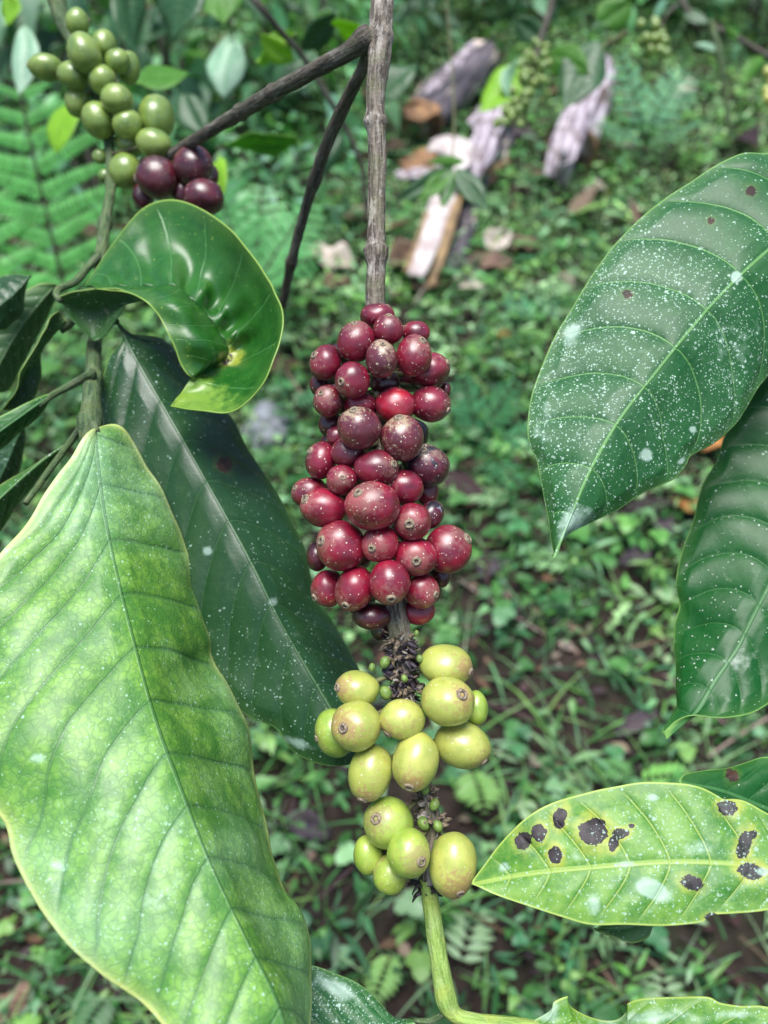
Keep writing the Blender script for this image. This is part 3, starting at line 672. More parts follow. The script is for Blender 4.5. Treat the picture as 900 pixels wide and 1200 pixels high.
wA = patch([mixrow(0, 0), mixrow(.3, .010), mixrow(.65, .008), mixrow(1, 0)], 200, 64,
           lambda u, v: 0.0023 * np.sin(u * 2 * np.pi * 10 + 2.5 * np.sin(u * 9) + v * 3) * np.exp(-((v - .14) / .28) ** 2) * np.sin(np.pi * u) ** 1.0 * (v > 0) * np.clip(v * 8, 0, 1) + .0006 * np.sin(u * 60 + v * 7) * np.exp(-(v / .35) ** 2))
wB = patch([Z5([(110, 350, .330), (330, 343, .327), (440, 348, .325), (505, 402, .326), (552, 450, .327), (602, 520, .328), (624, 575, .327), (590, 615, .324), (500, 667, .314)]),
            Z5([(150, 352, .326), (310, 360, .318), (400, 375, .312), (460, 430, .310), (500, 490, .310), (545, 540, .312), (570, 590, .314), (545, 625, .314), (499, 668, .312)]),
            Z5([(160, 356, .324), (250, 362, .318), (310, 385, .312), (370, 440, .310), (405, 505, .309), (432, 560, .309), (452, 615, .310), (475, 652, .311), (498, 668, .312)])], 120, 40,
           lambda u, v: 0.0007 * np.sin(u * 25 + v * 3) * np.sin(np.pi * v))
wC = patch([Z5([(28, 382, .330), (90, 362, .328), (180, 353, .325), (260, 364, .320), (330, 398, .315)]),
            Z5([(40, 410, .333), (100, 420, .337), (180, 430, .338), (240, 410, .332), (285, 400, .322)]),
            Z5([(60, 450, .334), (110, 490, .337), (160, 520, .338), (200, 470, .334), (262, 402, .325)]),
            Z5([(80, 470, .332), (130, 522, .333), (158, 540, .334), (200, 505, .332), (262, 404, .322)])], 70, 36)
V = []; F = []; ph = []; dmd = []; ded = []; mi = []; sp_ = []; pal_ = []
for W, inv, mt_ in ((wA, 1, 0), (wB, 1, 0), (wC, 1, 1)):
    nu_, nv_ = W.shape[:2]; off = len(V)
    V += list(map(tuple, W.reshape(-1, 3))); F += [tuple(f) for f in gridfaces(nu_, nv_, off=off)]; mi += [mt_] * ((nu_ - 1) * (nv_ - 1))
    de = np.linalg.norm(W - (W[:, -1:] if mt_ == 0 else W[:, :1]), axis=2); ded += list(de.ravel())
    u_ = np.linspace(0, 1, nu_)[:, None] * np.ones((1, nv_)); v_ = np.linspace(0, 1, nv_)[None, :] * np.ones((nu_, 1))
    ph += list((50.02 + u_ * 9 + 0.9 * v_).ravel()); dmd += [0.02] * (nu_ * nv_)
    pal_ += list((np.clip((u_ - .80) / .10, 0, 1) * np.clip(1.35 - v_ * .7, 0, 1) * .95).ravel()) if W is wA else [0.0] * (nu_ * nv_)
    if W is wA:
        sp_ += list(np.where(u_ > .78, -1.4 + .95 * np.clip((u_ - .80) / .14, 0, 1) * np.clip(1.25 - v_ * .9, 0, 1), -1.4).ravel())
        c0 = np.array(P(268, 422, .3285)); 
        dd = np.linalg.norm(W.reshape(-1, 3) - c0, axis=1); sp_[-nu_ * nv_:] = list(np.maximum(np.array(sp_[-nu_ * nv_:]), .45 - dd / .007))
    else: sp_ += [-1.0] * (nu_ * nv_)
cl = link('leaf', V, F, None, left, mats=[M['leaf_curled'], M['leaf_under']], midx=mi,
          attrs=dict(phase=ph, dmid=dmd, dedge=ded, spot=sp_, pale=pal_))
sm = cl.modifiers.new('thickness', 'SOLIDIFY'); sm.thickness = .0004; sm.offset = 0
tag(cl, 'curled glossy leaf twisted into a bowl with a yellow tip')
petiole(left, [(119, 296, .36), (104, 312, .35), (88, 330, .343), (70, 338, .338), (66, 346, .333), (72, 352, .331)], 5, 4)

# smaller leaves at the left margin
def Z8(*pts): return [(p[0] * .2444, 330 + p[1] * .2444) for p in pts]
leaf('leaf', Z8((330, 775), (240, 830), (120, 930), (-20, 1060), (-160, 1200), (-260, 1330)),
     Z8((330, 775), (300, 788), (200, 845), (100, 900), (0, 962), (-120, 1050), (-220, 1200), (-260, 1330)),
     Z8((330, 775), (300, 840), (210, 960), (90, 1100), (0, 1215), (-80, 1290), (-160, 1340), (-260, 1330)),
     M['leaf_mid'], left, d=(.315, .285), dl=.006, dr=.012, nveins=9, nu=100, nv=40, label='light green leaf half hidden behind the largest leaf')
petiole(left, [(105, 487, .308), (96, 500, .31), (84, 516, .314), (60, 548, .312), (30, 590, .30)], 5.5, 3.5)
leaf('leaf', Z8((250, 545), (170, 600), (60, 680), (-60, 760), (-240, 840)),
     Z8((250, 545), (220, 542), (110, 588), (0, 640), (-120, 690), (-240, 840)),
     Z8((250, 545), (205, 620), (165, 665), (100, 720), (0, 805), (-120, 870), (-240, 840)),
     M['leaf_glossy'], left, d=(.325, .30), dl=.0, dr=.012, nveins=8, nu=90, nv=36, label='narrow green leaf on a long stalk at the left margin')
petiole(left, [(109, 437, .318), (98, 443, .32), (82, 452, .323), (60, 464, .325), (45, 476, .323)], 6, 3.5)
leaf('leaf', Z8((320, 190), (230, 290), (150, 400), (90, 500), (-10, 620)),
     Z8((320, 190), (270, 200), (160, 300), (70, 400), (50, 500), (20, 570), (-10, 620)),
     Z8((320, 190), (335, 205), (265, 290), (195, 430), (160, 560), (110, 610), (-10, 620)),
     M['leaf_under'], left, d=(.35, .34), dl=-.018, dr=.004, nveins=8, wave=.004, nu=90, nv=36, label='half rolled leaf hanging beside the stem')
leaf('leaf', Z8((270, 15), (180, 120), (90, 240), (20, 360), (-60, 520)),
     Z8((270, 15), (180, 18), (60, 90), (-20, 180), (-100, 320), (-60, 520)),
     Z8((270, 15), (256, 110), (190, 270), (110, 400), (30, 520), (-60, 520)),
     M['leaf_under'], left, d=(.375, .365), dl=.0, dr=.02, nveins=8, nu=90, nv=36, label='dull leaf behind the half rolled one')
petiole(left, [(115, 335, .347), (98, 356, .35), (82, 378, .352), (70, 386, .352)], 5, 6)
leaf('leaf', Z8((150, -30), (90, 40), (20, 100), (-100, 180)),
     Z8((150, -30), (60, -40), (-30, 0), (-100, 180)),
     Z8((150, -30), (110, 60), (95, 145), (50, 190), (0, 225), (-100, 180)),
     M['leaf_dark'], left, d=(.36, .345), dl=.005, dr=.01, nveins=6, nu=60, nv=24, label='small dark leaf at the left margin')
leaf('leaf', Z8((110, 700), (70, 780), (30, 880), (-30, 1000)),
     Z8((110, 700), (40, 750), (-60, 850), (-30, 1000)), Z8((110, 700), (105, 780), (70, 910), (0, 970), (-30, 1000)),
     M['leaf_dark'], left, d=(.37, .37), dl=.005, dr=.01, nveins=6, nu=60, nv=24, label='small dark leaf low at the left margin')

# leaves on the lower end of the main branch
def Z9(*pts): return [(320 + p[0] * .3556, 1000 + p[1] * .3556) for p in pts]
leaf('leaf', Z9((470, 552), (380, 580), (250, 620), (100, 660), (-60, 720)),
     Z9((470, 552), (440, 543), (400, 538), (350, 500), (270, 432), (200, 400), (115, 372), (40, 390), (-40, 480), (-60, 720)),
     Z9((470, 552), (400, 620), (300, 720), (150, 800), (0, 800), (-60, 720)),
     M['leaf_speckled'], main, d=(.282, .285), dl=.015, dr=-.005, nveins=8, nu=110, nv=44, pales=[(392, 1160, 40, 14, 30, .8)], label='dusty leaf at the bottom edge left of the green shoot')
petiole(main, [(524, 1186, .278), (505, 1196, .28), (486, 1196, .282)], 4, 3)
def Z7(*pts): return [(540 + p[0] * .4, 860 + p[1] * .4) for p in pts]
leaf('leaf', Z7((150, 870), (320, 900), (500, 930), (700, 960), (1000, 1000), (1150, 1000)),
     Z7((150, 870), (190, 848), (250, 815), (270, 785), (318, 767), (332, 785), (350, 803), (400, 822), (445, 826), (470, 805), (480, 787), (530, 773), (620, 770), (720, 770), (760, 788), (820, 797), (900, 800), (1050, 850), (1150, 1000)),
     Z7((150, 870), (250, 1000), (500, 1150), (800, 1200), (1050, 1120), (1150, 1000)),
     M['leaf_spotted'], main, d=(.268, .25), dl=.010, dr=-.006, nveins=8, nu=200, nv=50, pales=[(640, 1185, 30, 18, 0, .9), (760, 1192, 90, 14, 0, .7), (860, 1190, 40, 8, 0, .6)], label='chewed pale leaf along the bottom right edge')

# ================================================================== LEAVES REACHING IN FROM THE RIGHT (their twigs are out of view)
def Z6(*pts): return [(600 + p[0] * .4167, 160 + p[1] * .4167) for p in pts]
GR = 'broad coffee leaves reaching in from the right'
leaf('coffee_leaf', Z6((118, 1187), (165, 1070), (220, 940), (300, 800), (400, 670), (500, 545), (600, 432), (720, 320), (880, 190), (1080, 60)),
     Z6((118, 1187), (105, 1130), (95, 1060), (85, 980), (72, 905), (54, 865), (47, 820), (55, 730), (85, 640), (120, 560), (180, 460), (240, 370), (290, 300), (350, 238), (430, 173), (500, 130), (560, 95), (640, 58), (720, 50), (850, 25), (980, 20), (1080, 60)),
     Z6((118, 1187), (150, 1132), (220, 1092), (300, 1052), (370, 1002), (450, 965), (485, 925), (500, 898), (560, 862), (620, 812), (650, 770), (690, 708), (720, 675), (820, 560), (930, 400), (1040, 220), (1080, 60)),
     M['leaf_speckled'], None, d=(.262, .30), dl=.018, dr=.012, sag=-.004, nveins=11, vp=1.9, k=-.11, kr=-.14, quilt=.0015, nu=260, nv=84,
     spots=[(735, 348, 6.5, 5.5), (712, 349, 0.1, 0.1), (878, 229, 7, 6), (832, 262, 4, 4)],
     pales=[(863, 325, 9, 9, 0, 1.6), (672, 612, 22, 34, 25, .9), (754, 533, 10, 10, 0, 1.2), (807, 503, 6, 6, 0, 1.2), (672, 390, 16, 22, 20, .8), (795, 540, 8, 5, -40, 1), (640, 500, 26, 70, 10, .28), (850, 400, 60, 60, 0, .2)],
     label='broad dark green leaf peppered with white specks at upper right', cat='leaf', group=GR)
def Z10(*pts): return [(740 + p[0] * .375, 430 + p[1] * .375) for p in pts]
leaf('coffee_leaf', Z10((110, 1162), (200, 1080), (260, 982), (330, 880), (375, 790), (427, 690), (520, 520), (640, 330), (760, 120)),
     Z10((110, 1162), (152, 1085), (160, 1042), (137, 960), (125, 880), (130, 800), (149, 740), (142, 660), (165, 560), (200, 470), (225, 370), (270, 290), (290, 220), (330, 150), (380, 70), (430, 15), (560, -60), (700, -40), (760, 120)),
     Z10((110, 1162), (180, 1112), (280, 1102), (360, 1086), (427, 1052), (560, 950), (680, 780), (770, 520), (790, 300), (760, 120)),
     M['leaf_glossy'], None, d=(.285, .315), dl=.022, dr=-.004, nveins=12, vp=1.7, k=-.20, kr=-.16, quilt=.0014, nu=240, nv=76, wave=.002,
     pales=[(870, 780, 30, 30, 0, .3)], label='plain glossy dark green leaf at the right edge, its tip pointing down', cat='leaf', group=GR)
def z7s(l): return [(540 + a[0] * .4, 860 + a[1] * .4, a[2] * .35, a[3] * .35) + tuple(a[4:]) for a in l]
leaf('coffee_leaf', Z7((32, 440), (200, 410), (400, 390), (600, 376), (760, 378), (900, 392), (1050, 395), (1200, 390)),
     Z7((32, 440), (70, 388), (130, 310), (200, 242), (270, 202), (370, 170), (460, 150), (540, 139), (640, 145), (700, 160), (740, 182), (765, 196), (820, 200), (900, 240), (1030, 290), (1140, 340), (1200, 390)),
     Z7((32, 440), (100, 471), (200, 505), (300, 537), (380, 558), (480, 558), (600, 562), (700, 552), (740, 531), (800, 526), (900, 516), (1050, 480), (1140, 430), (1200, 390)),
     M['leaf_spotted'], None, d=(.262, .25), dl=.012, dr=-.006, sag=-.003, nveins=10, k=-.10, kr=-.10, quilt=.0010, nu=280, nv=84,
     spots=z7s([(188, 316, 27, 34), (230, 292, 24, 30), (290, 248, 24, 38, 15), (277, 355, 22, 32, -15), (390, 290, 45, 48), (400, 262, 30, 20), (447, 322, 18, 28, 15), (466, 294, 28, 20), (499, 270, 11, 8), (772, 226, 38, 26), (826, 330, 24, 48, 12), (848, 300, 18, 14), (850, 405, 44, 28, 15), (676, 438, 38, 24, 22), (737, 538, 26, 16)]),
     pales=z7s([(560, 455, 85, 42, 25, 1.6), (390, 500, 40, 60, 0, .9), (565, 185, 28, 24, 0, 1), (130, 390, 26, 24, 0, 1), (480, 380, 50, 20, 0, .8), (700, 330, 90, 50, 0, .5), (885, 405, 30, 20, 0, 1.2), (330, 360, 50, 50, 0, .4)]),
     label='light green leaf with black dead spots and a yellow midrib at lower right', cat='leaf', group=GR)
leaf('coffee_leaf', Z7((640, 142), (760, 165), (900, 220), (1100, 300)),
     Z7((640, 142), (700, 130), (780, 112), (850, 85), (900, 74), (1000, 90), (1100, 300)), Z7((640, 142), (700, 200), (850, 300), (1000, 360), (1100, 300)),
     M['leaf_glossy'], None, d=(.28, .285), dl=.01, dr=.0, nveins=7, nu=90, nv=40, spots=z7s([(788, 132, 20, 20)]), label='dark green leaf tucked behind the black spotted leaf', cat='leaf', group=GR)
leaf('coffee_leaf', Z7((560, 540), (500, 560), (440, 570), (390, 570)),
     Z7((560, 540), (500, 530), (430, 530), (390, 570)), Z7((560, 560), (545, 592), (500, 605), (450, 590), (390, 570)),
     M['leaf_mid'], None, d=(.285, .285), nveins=6, nu=50, nv=20, quilt=.0005, label='small green leaf tip showing below the black spotted leaf', cat='leaf', group=GR)

exec_bg = True
# ================================================================== GROUND
t = NT('soil'); c = t.coord(False)
n1 = t.noise(c, 9, 5, .6); n2 = t.noise(c, 60, 5, .7); n3 = t.noise(c, 260, 4, .7)
col = t.mix(t.ramp(n2, .35, .65), (0.016, 0.011, 0.009), (0.048, 0.032, 0.026))
col = t.mix(t.math('MULTIPLY', t.ramp(n1, .5, .68), .5), col, (0.035, 0.05, 0.022))
col = t.mix(t.math('MULTIPLY', t.ramp(n3, .62, .72), .6), col, (0.13, 0.095, 0.075))
M['soil'] = t.done(t.bsdf(col, .9, t.bump(t.math('ADD', n2, t.math('MULTIPLY', n3, .5)), 1.0, .012), Specular_IOR_Level=.25))
def axis(vals):
    return np.concatenate([np.arange(a, b, s) for a, b, s in vals] + [np.array([vals[-1][1]])])
xs = axis([(-40, -6, 2.0), (-6, -2, .25), (-2, 2, .025), (2, 6, .25), (6, 40, 2.0)])
ys = axis([(-6, 0, .5), (0, 3.2, .025), (3.2, 8, .25), (8, 60, 2.0)])
X, Y = np.meshgrid(xs, ys, indexing='ij')
Zg = np.array([gh(x, y) + (0.006 * noise.noise(Vector((x * 25, y * 25, 9))) + .004 * noise.noise(Vector((x * 70, y * 70, 2))) if abs(x) < 2 and 0 < y < 3.2 else 0) for x, y in zip(X.ravel(), Y.ravel())])
g = link('ground', np.stack([X.ravel(), Y.ravel(), Zg], axis=1), gridfaces(len(xs), len(ys)), M['soil'], origin=(0, 0, 0))
tag(g, 'dark moist soil on a gentle slope under the coffee plants', 'ground', kind='structure')

# instancing templates with numpy: every leaf is its own little curved blade
def blades(pos, yaw, pitch, roll, L, W, tint, prof, K=5, curl=0.4, fold=0.25, lobes=None):
    """pos (n,3); blades leave pos in direction yaw, rising by pitch. prof: half width along the blade"""
    n = len(pos); prof = np.interp(np.linspace(0, 1, K), np.linspace(0, 1, len(prof)), prof)
    u = np.linspace(0, 1, K)
    d = np.stack([np.cos(yaw) * np.cos(pitch), np.sin(yaw) * np.cos(pitch), np.sin(pitch)], 1)
    s = np.stack([-np.sin(yaw), np.cos(yaw), np.zeros(n)], 1)
    nn = np.cross(d, s) * -1; nn = np.where(nn[:, 2:3] < 0, -nn, nn)
    s2 = s * np.cos(roll)[:, None] + nn * np.sin(roll)[:, None]; nn2 = np.cross(d, s2); nn2 = np.where(nn2[:, 2:3] < 0, -nn2, nn2)
    V = np.zeros((n, K, 3, 3))
    cu = np.broadcast_to(np.asarray(curl), (n,))[:, None]
    for i in range(K):
        c = pos + d * (L * u[i])[:, None] - nn2 * cu * (L * u[i] ** 2)[:, None]
        w = (W * prof[i] / 2)[:, None]
        V[:, i, 0] = c - s2 * w + nn2 * w * fold; V[:, i, 1] = c; V[:, i, 2] = c + s2 * w + nn2 * w * fold
    V = V.reshape(n * K * 3, 3)
    base = (np.arange(n) * K * 3)[:, None, None]
    fs = []
    for i in range(K - 1):
        for j in range(2):
            fs.append([i * 3 + j, i * 3 + j + 1, i * 3 + j + 4, i * 3 + j + 3])
    F = (np.array(fs)[None] + base).reshape(-1, 4)
    C = np.repeat(tint, K * 3, axis=0)
    return V, F, C
def join(parts):
    V, F, C = [], [], []; o = 0
    for v, f, c in parts: V.append(v); F.append(f + o); C.append(c); o += len(v)
    return np.vstack(V), np.vstack(F), np.vstack(C)
OV = [0.05, .75, 1, .8, .35, .02]; GRS = [.6, 1, .9, .6, .3, .02]; RND = [.1, .9, 1.1, 1.1, .8, .1]
def ghv(xy): return np.array([gh(x, y) for x, y in xy])
def fieldn(xy, s, seed): return np.array([noise.noise(Vector((x * s, y * s, seed))) for x, y in xy])
def greens(n, pal, var=.25):
    pal = np.array(pal); i = rng.integers(0, len(pal), n); return pal[i] * (1 + rng.uniform(-var, var, (n, 1))) * (1 + rng.uniform(-.08, .08, (n, 3)))
PAL = [(.03, .12, .03), (.06, .20, .05), (.09, .27, .07), (.13, .34, .08), (.06, .20, .08), (.20, .40, .10), (.15, .33, .15), (.28, .46, .22)]
PALD = [(.03, .10, .03), (.05, .15, .04), (.06, .17, .06), (.09, .22, .07)]
def scatter(n, x0, x1, y0, y1, dens):
    xy = np.stack([rng.uniform(x0, x1, n), rng.uniform(y0, y1, n)], 1)
    return xy[rng.random(n) < dens(xy)]
def dens_a(xy):
    f = fieldn(xy, 3.2, 4.0) + .6 * fieldn(xy, 9, 7.0)
    yb = np.clip((xy[:, 1] - .36) / 1.0, 0, 1)
    lf = np.clip((-xy[:, 0] - .02) * 2.0, 0, .5)
    return np.clip(.42 + lf + .85 * yb + f * 1.0 * (1.0 - .45 * yb), .06, 1)
parts = []
# rosettes of ovate leaves
xy = scatter(27000, -1.7, 1.7, .05, 3.2, dens_a); z = ghv(xy)
m = rng.integers(3, 8, len(xy)); idx = np.repeat(np.arange(len(xy)), m); n = len(idx)
size = rng.uniform(.6, 1.35, len(xy))[idx]
hh = (rng.uniform(.003, .045, len(xy)) * rng.uniform(.4, 1.4, len(xy)))[idx]
yaw = rng.uniform(0, 6.28, n)
st = rng.uniform(.003, .014, n) * size
pos = np.stack([xy[idx, 0] + np.cos(yaw) * st, xy[idx, 1] + np.sin(yaw) * st, z[idx] + hh * rng.uniform(.35, 1, n)], 1)
ptint = greens(len(xy), PAL)[idx] * rng.uniform(.6, 1.3, (n, 1))
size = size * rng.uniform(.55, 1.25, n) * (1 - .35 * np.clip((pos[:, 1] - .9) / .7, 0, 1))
upslope_lit = np.clip((pos[:, 1] - .8) / .9, 0, 1)[:, None]; ptint = ptint * (1 + .45 * upslope_lit) + upslope_lit * np.array([.10, .125, .08])  # paler upslope: the stronger light there is painted into the leaf tint
PTD = [.08, .85, .95, .62, .30, .02]; TRI = [.5, 1.15, .75, .45, .2, .01]; NAR = [.1, .5, .55, .45, .25, .01]
kind = rng.integers(0, 4, len(xy))[idx]
for kq, prf, lo, hi in ((0, OV, .010, .021), (1, PTD, .010, .024), (2, TRI, .009, .020), (3, NAR, .014, .032)):
    q = kind == kq; nq = int(q.sum())
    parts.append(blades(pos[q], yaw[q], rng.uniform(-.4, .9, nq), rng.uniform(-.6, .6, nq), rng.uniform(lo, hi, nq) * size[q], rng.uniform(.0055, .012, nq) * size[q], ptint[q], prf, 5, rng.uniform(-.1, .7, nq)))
# thin stems for the rosettes
n = len(xy); top = rng.uniform(.01, .05, n)
parts.append(blades(np.stack([xy[:, 0], xy[:, 1], z - .002], 1), rng.uniform(0, 6.28, n), rng.uniform(.9, 1.5, n), np.zeros(n), top, np.full(n, .0016), greens(n, PALD), [1, 1, .7], 3, .2))
# rounder clover-like leaves
xy = scatter(4500, -1.5, 1.5, .05, 2.6, dens_a); z = ghv(xy); idx = np.repeat(np.arange(len(xy)), 3); n = len(idx)
yaw = rng.uniform(0, 6.28, len(xy))[idx] + np.tile([0, 2.09, 4.19], len(xy)); h = rng.uniform(.01, .04, len(xy))[idx]; s = rng.uniform(.7, 1.6, len(xy))[idx]
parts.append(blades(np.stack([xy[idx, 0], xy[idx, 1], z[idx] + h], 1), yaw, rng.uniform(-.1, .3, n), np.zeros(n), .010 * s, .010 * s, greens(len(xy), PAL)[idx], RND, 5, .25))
# pinnate sprigs (mimosa-like)
xy = scatter(520, -1.4, 1.4, .1, 2.8, dens_a); z = ghv(xy); K = 16
yaw0 = rng.uniform(0, 6.28, len(xy)); L0 = rng.uniform(.04, .09, len(xy)); p0 = rng.uniform(.1, .8, len(xy)); h0 = rng.uniform(.005, .03, len(xy))
idx = np.repeat(np.arange(len(xy)), K); q = np.tile(np.arange(K), len(xy)); side = np.where(q % 2 == 0, 1, -1); uu = (q // 2 + 1) / (K / 2)
along = L0[idx] * uu
pos = np.stack([xy[idx, 0] + np.cos(yaw0[idx]) * np.cos(p0[idx]) * along, xy[idx, 1] + np.sin(yaw0[idx]) * np.cos(p0[idx]) * along, z[idx] + h0[idx] + np.sin(p0[idx]) * along - uu ** 2 * .4 * L0[idx]], 1)
n = len(idx); ln = L0[idx] * .34 * np.sin(np.pi * (uu * .75 + .2))
parts.append(blades(pos, yaw0[idx] + side * 1.15, rng.uniform(-.15, .15, n), np.zeros(n), ln, ln * .38, greens(len(xy), PAL)[idx], OV, 4, .1))
V, F, C = join(parts)
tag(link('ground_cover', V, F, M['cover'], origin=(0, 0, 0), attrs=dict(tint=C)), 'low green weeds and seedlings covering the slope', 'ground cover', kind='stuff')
# grass
parts = []
xy = scatter(11000, -1.6, 1.6, .05, 3.0, lambda q: np.clip(.15 + dens_a(q) * .8 + fieldn(q, 5, 13) * .8, .05, 1)); z = ghv(xy); idx = np.repeat(np.arange(len(xy)), 3); n = len(idx)
parts.append(blades(np.stack([xy[idx, 0] + rng.normal(0, .004, n), xy[idx, 1] + rng.normal(0, .004, n), z[idx] - .002], 1), rng.uniform(0, 6.28, n), rng.uniform(.3, 1.3, n), rng.uniform(-.4, .4, n),
                    rng.uniform(.03, .09, n), rng.uniform(.0015, .004, n), greens(n, PAL), GRS, 7, rng.uniform(.2, .9, n)))
V, F, C = join(parts)
tag(link('grass', V, F, M['cover'], origin=(0, 0, 0), attrs=dict(tint=C)), 'thin arching grass blades among the weeds', 'grass', kind='stuff')
# leaf litter, crumbs and twigs
parts = []
BR = [(.10, .06, .04), (.05, .03, .028), (.16, .11, .08), (.07, .045, .05), (.24, .19, .15), (.035, .025, .03)]
xy = scatter(9500, -1.5, 1.5, .02, 3.0, lambda q: np.full(len(q), .8)); z = ghv(xy); n = len(xy); s = rng.uniform(.5, 1.4, n)
parts.append(blades(np.stack([xy[:, 0], xy[:, 1], z + .004], 1), rng.uniform(0, 6.28, n), rng.uniform(-.2, .4, n), rng.uniform(-.7, .7, n), .017 * s, .009 * s, greens(n, BR), OV, 6, rng.uniform(-.6, .6, n), fold=.5))
xy = scatter(130, -1.2, 1.2, .2, 2.6, lambda q: np.full(len(q), .9)); z = ghv(xy); n = len(xy); s = rng.uniform(.7, 1.5, n)
parts.append(blades(np.stack([xy[:, 0], xy[:, 1], z + .012], 1), rng.uniform(0, 6.28, n), rng.uniform(-.1, .3, n), rng.uniform(-.5, .5, n), .07 * s, .03 * s, greens(n, BR), OV, 10, rng.uniform(-.5, .6, n), fold=.5))
xy = scatter(1900, -1.3, 1.3, .02, 2.6, lambda q: np.full(len(q), .9)); z = ghv(xy); n = len(xy)
parts.append(blades(np.stack([xy[:, 0], xy[:, 1], z + .008], 1), rng.uniform(0, 6.28, n), rng.uniform(-.05, .25, n), np.zeros(n), rng.uniform(.03, .13, n), rng.uniform(.0015, .004, n), greens(n, BR), [1, 1, .9, .7], 6, rng.uniform(-.2, .3, n), fold=-.6))
V, F, C = join(parts)
tag(link('leaf_litter', V, F, M['litter'], origin=(0, 0, 0), attrs=dict(tint=C)), 'brown dry leaves and twigs lying on the dark soil', 'leaf litter', kind='stuff')

# ------------------------------------------------------------------ felled banana stems
t = NT('banana_sheath'); ca = t.attr('tube', 'Vector')
a1 = t.noise(t.mapping(ca, (1, .06, 1)), 120, 4, .6, .3); a2 = t.noise(t.mapping(ca, (1, .5, 1)), 22, 3)
col = t.mix(t.ramp(a1, .38, .6), (.13, .10, .125), (.55, .48, .53)); col = t.mix(t.ramp(a2, .5, .62), col, (.12, .085, .08))
M['sheath'] = t.done(t.bsdf(col, .6, t.bump(a1, .8, .004)))
t = NT('banana_sheath_dark'); ca = t.attr('tube', 'Vector')
a1 = t.noise(t.mapping(ca, (1, .06, 1)), 120, 4, .6, .3); a2 = t.noise(t.mapping(ca, (1, .10, 1)), 40, 3)
col = t.mix(t.ramp(a1, .4, .62), (.030, .026, .034), (.13, .11, .125)); col = t.mix(t.ramp(a2, .52, .60), col, (.60, .50, .42))
M['sheath_dark'] = t.done(t.bsdf(col, .55, t.bump(a1, .8, .004)))
M['cut'] = plain('rotting_cut_end', (.30, .16, .07), (.09, .045, .025), 45, .8, bump=.8, bd=.006)
M['fibre'] = plain('orange_fibre', (.30, .20, .09), (.14, .09, .05), 60, .8, bump=.6, bd=.004)
M['pith'] = plain('white_pith', (.58, .52, .50), (.34, .28, .27), 30, .6, bump=.4, bd=.003)
def curved_strip(name, path, width, arc, mat, parent, normal_up=None, edge=None, thick=.004, nv=14, label=None, jag=.0):
    """a peeling sheath: strip curved round its long axis"""
    A = cr([tuple(p) for p in path], 40); T = np.gradient(A, axis=0); T /= np.linalg.norm(T, axis=1)[:, None]
    up = np.array(normal_up if normal_up is not None else (0, -.25, 1.0)); S = np.cross(T, up); S /= np.linalg.norm(S, axis=1)[:, None]; Nn = np.cross(S, T)
    V = np.zeros((40, nv, 3)); TA = np.zeros((40, nv, 3)); Rr = width / 2 / math.sin(min(1.5, arc / 2))
    for i in range(40):
        wv = (min(1, .35 + .65 * math.sin(math.pi * (i + .5) / 40) ** .5 * 1.1)) * (1 + .2 * noise.noise(Vector((i * .16, 3, width * 90))))
        for j in range(nv):
            a_ = (j / (nv - 1) - .5) * arc * wv
            V[i, j] = A[i] + S[i] * Rr * math.sin(a_) + Nn[i] * Rr * (math.cos(a_) - 1) + Nn[i] * .002 * noise.noise(Vector((i * .25, j * .4, width * 30)))
            TA[i, j] = (Rr * a_, i / 39 * .5, 0)
    o = link(name, V.reshape(-1, 3), gridfaces(40, nv), mat, parent)
    at = o.data.attributes.new('tube', 'FLOAT_VECTOR', 'POINT'); at.data.foreach_set('vector', TA.astype(np.float32).ravel())
    s_ = o.modifiers.new('thickness', 'SOLIDIFY'); s_.thickness = thick; s_.offset = 0
    return tag(o, label)
def log(parent, p0, p1, r0, r1, mat, caplabel=None):
    pth = [p0, p0.lerp(p1, .35) + Vector((0, 0, .004)), p0.lerp(p1, .7), p1]
    o = tube('stem_body', pth, [r0 * .97, r0, (r0 + r1) / 2, r1], mat, parent, seg=36, step=.008, rough=.10, seed=r0 * 100)
    # rotting end: ragged rings of sheath
    ax = (p0 - p1).normalized(); X = ax.orthogonal().normalized(); Y = ax.cross(X); V = []; prof = [(1.03, -.2), (1.06, .06), (.93, .10), (.90, -.10), (.74, -.06), (.70, .08), (.58, .04), (.52, -.14), (.30, -.10), (.22, .02), (0.02, -.04)]
    for r_, z_ in prof:
        for j in range(28):
            th = j * 2 * math.pi / 28; k_ = 1 + .10 * noise.noise(Vector((math.cos(th) * 2, math.sin(th) * 2, r_ * 4)))
            V.append(p0 + ax * (z_ * r0 * (1 + .8 * noise.noise(Vector((math.cos(th) * 3, math.sin(th) * 3, r_ * 6))))) + (X * math.cos(th) + Y * math.sin(th)) * (r0 * r_ * k_))
    link('cut_end', V, [tuple(f) for f in gridfaces(len(prof), 28, close=True)], M['cut'], parent)
    return o
UPN = Vector((0, -.24, .97))
def onlog(px, py, r):
    p = G(px, py); d_ = (p - CAM).dot(FW); return G(px, py + r * .9 * FPX / d_) + UPN * r
GL = 'felled banana stems on the slope'
l1 = empty('banana_stem', G(480, 175), 'felled banana stem with a dark bluish side and a rotten orange brown end', 'felled stem', GL)
log(l1, onlog(492, 146, .040), onlog(562, 72, .038), .042, .038, M['sheath_dark'])
curved_strip('peeling_sheath', [onlog(498, 118, .085), onlog(524, 88, .085), onlog(552, 58, .08)], .020, 1.2, M['sheath'], l1, label='pale peeling strip on top')
curved_strip('peeling_sheath', [onlog(474, 136, .075), onlog(490, 134, .08), onlog(508, 128, .075)], .05, 1.6, M['cut'], l1)
l2 = empty('banana_stem', G(500, 330), 'pale split banana stem with white pith and orange fibrous edges', 'felled stem', GL)
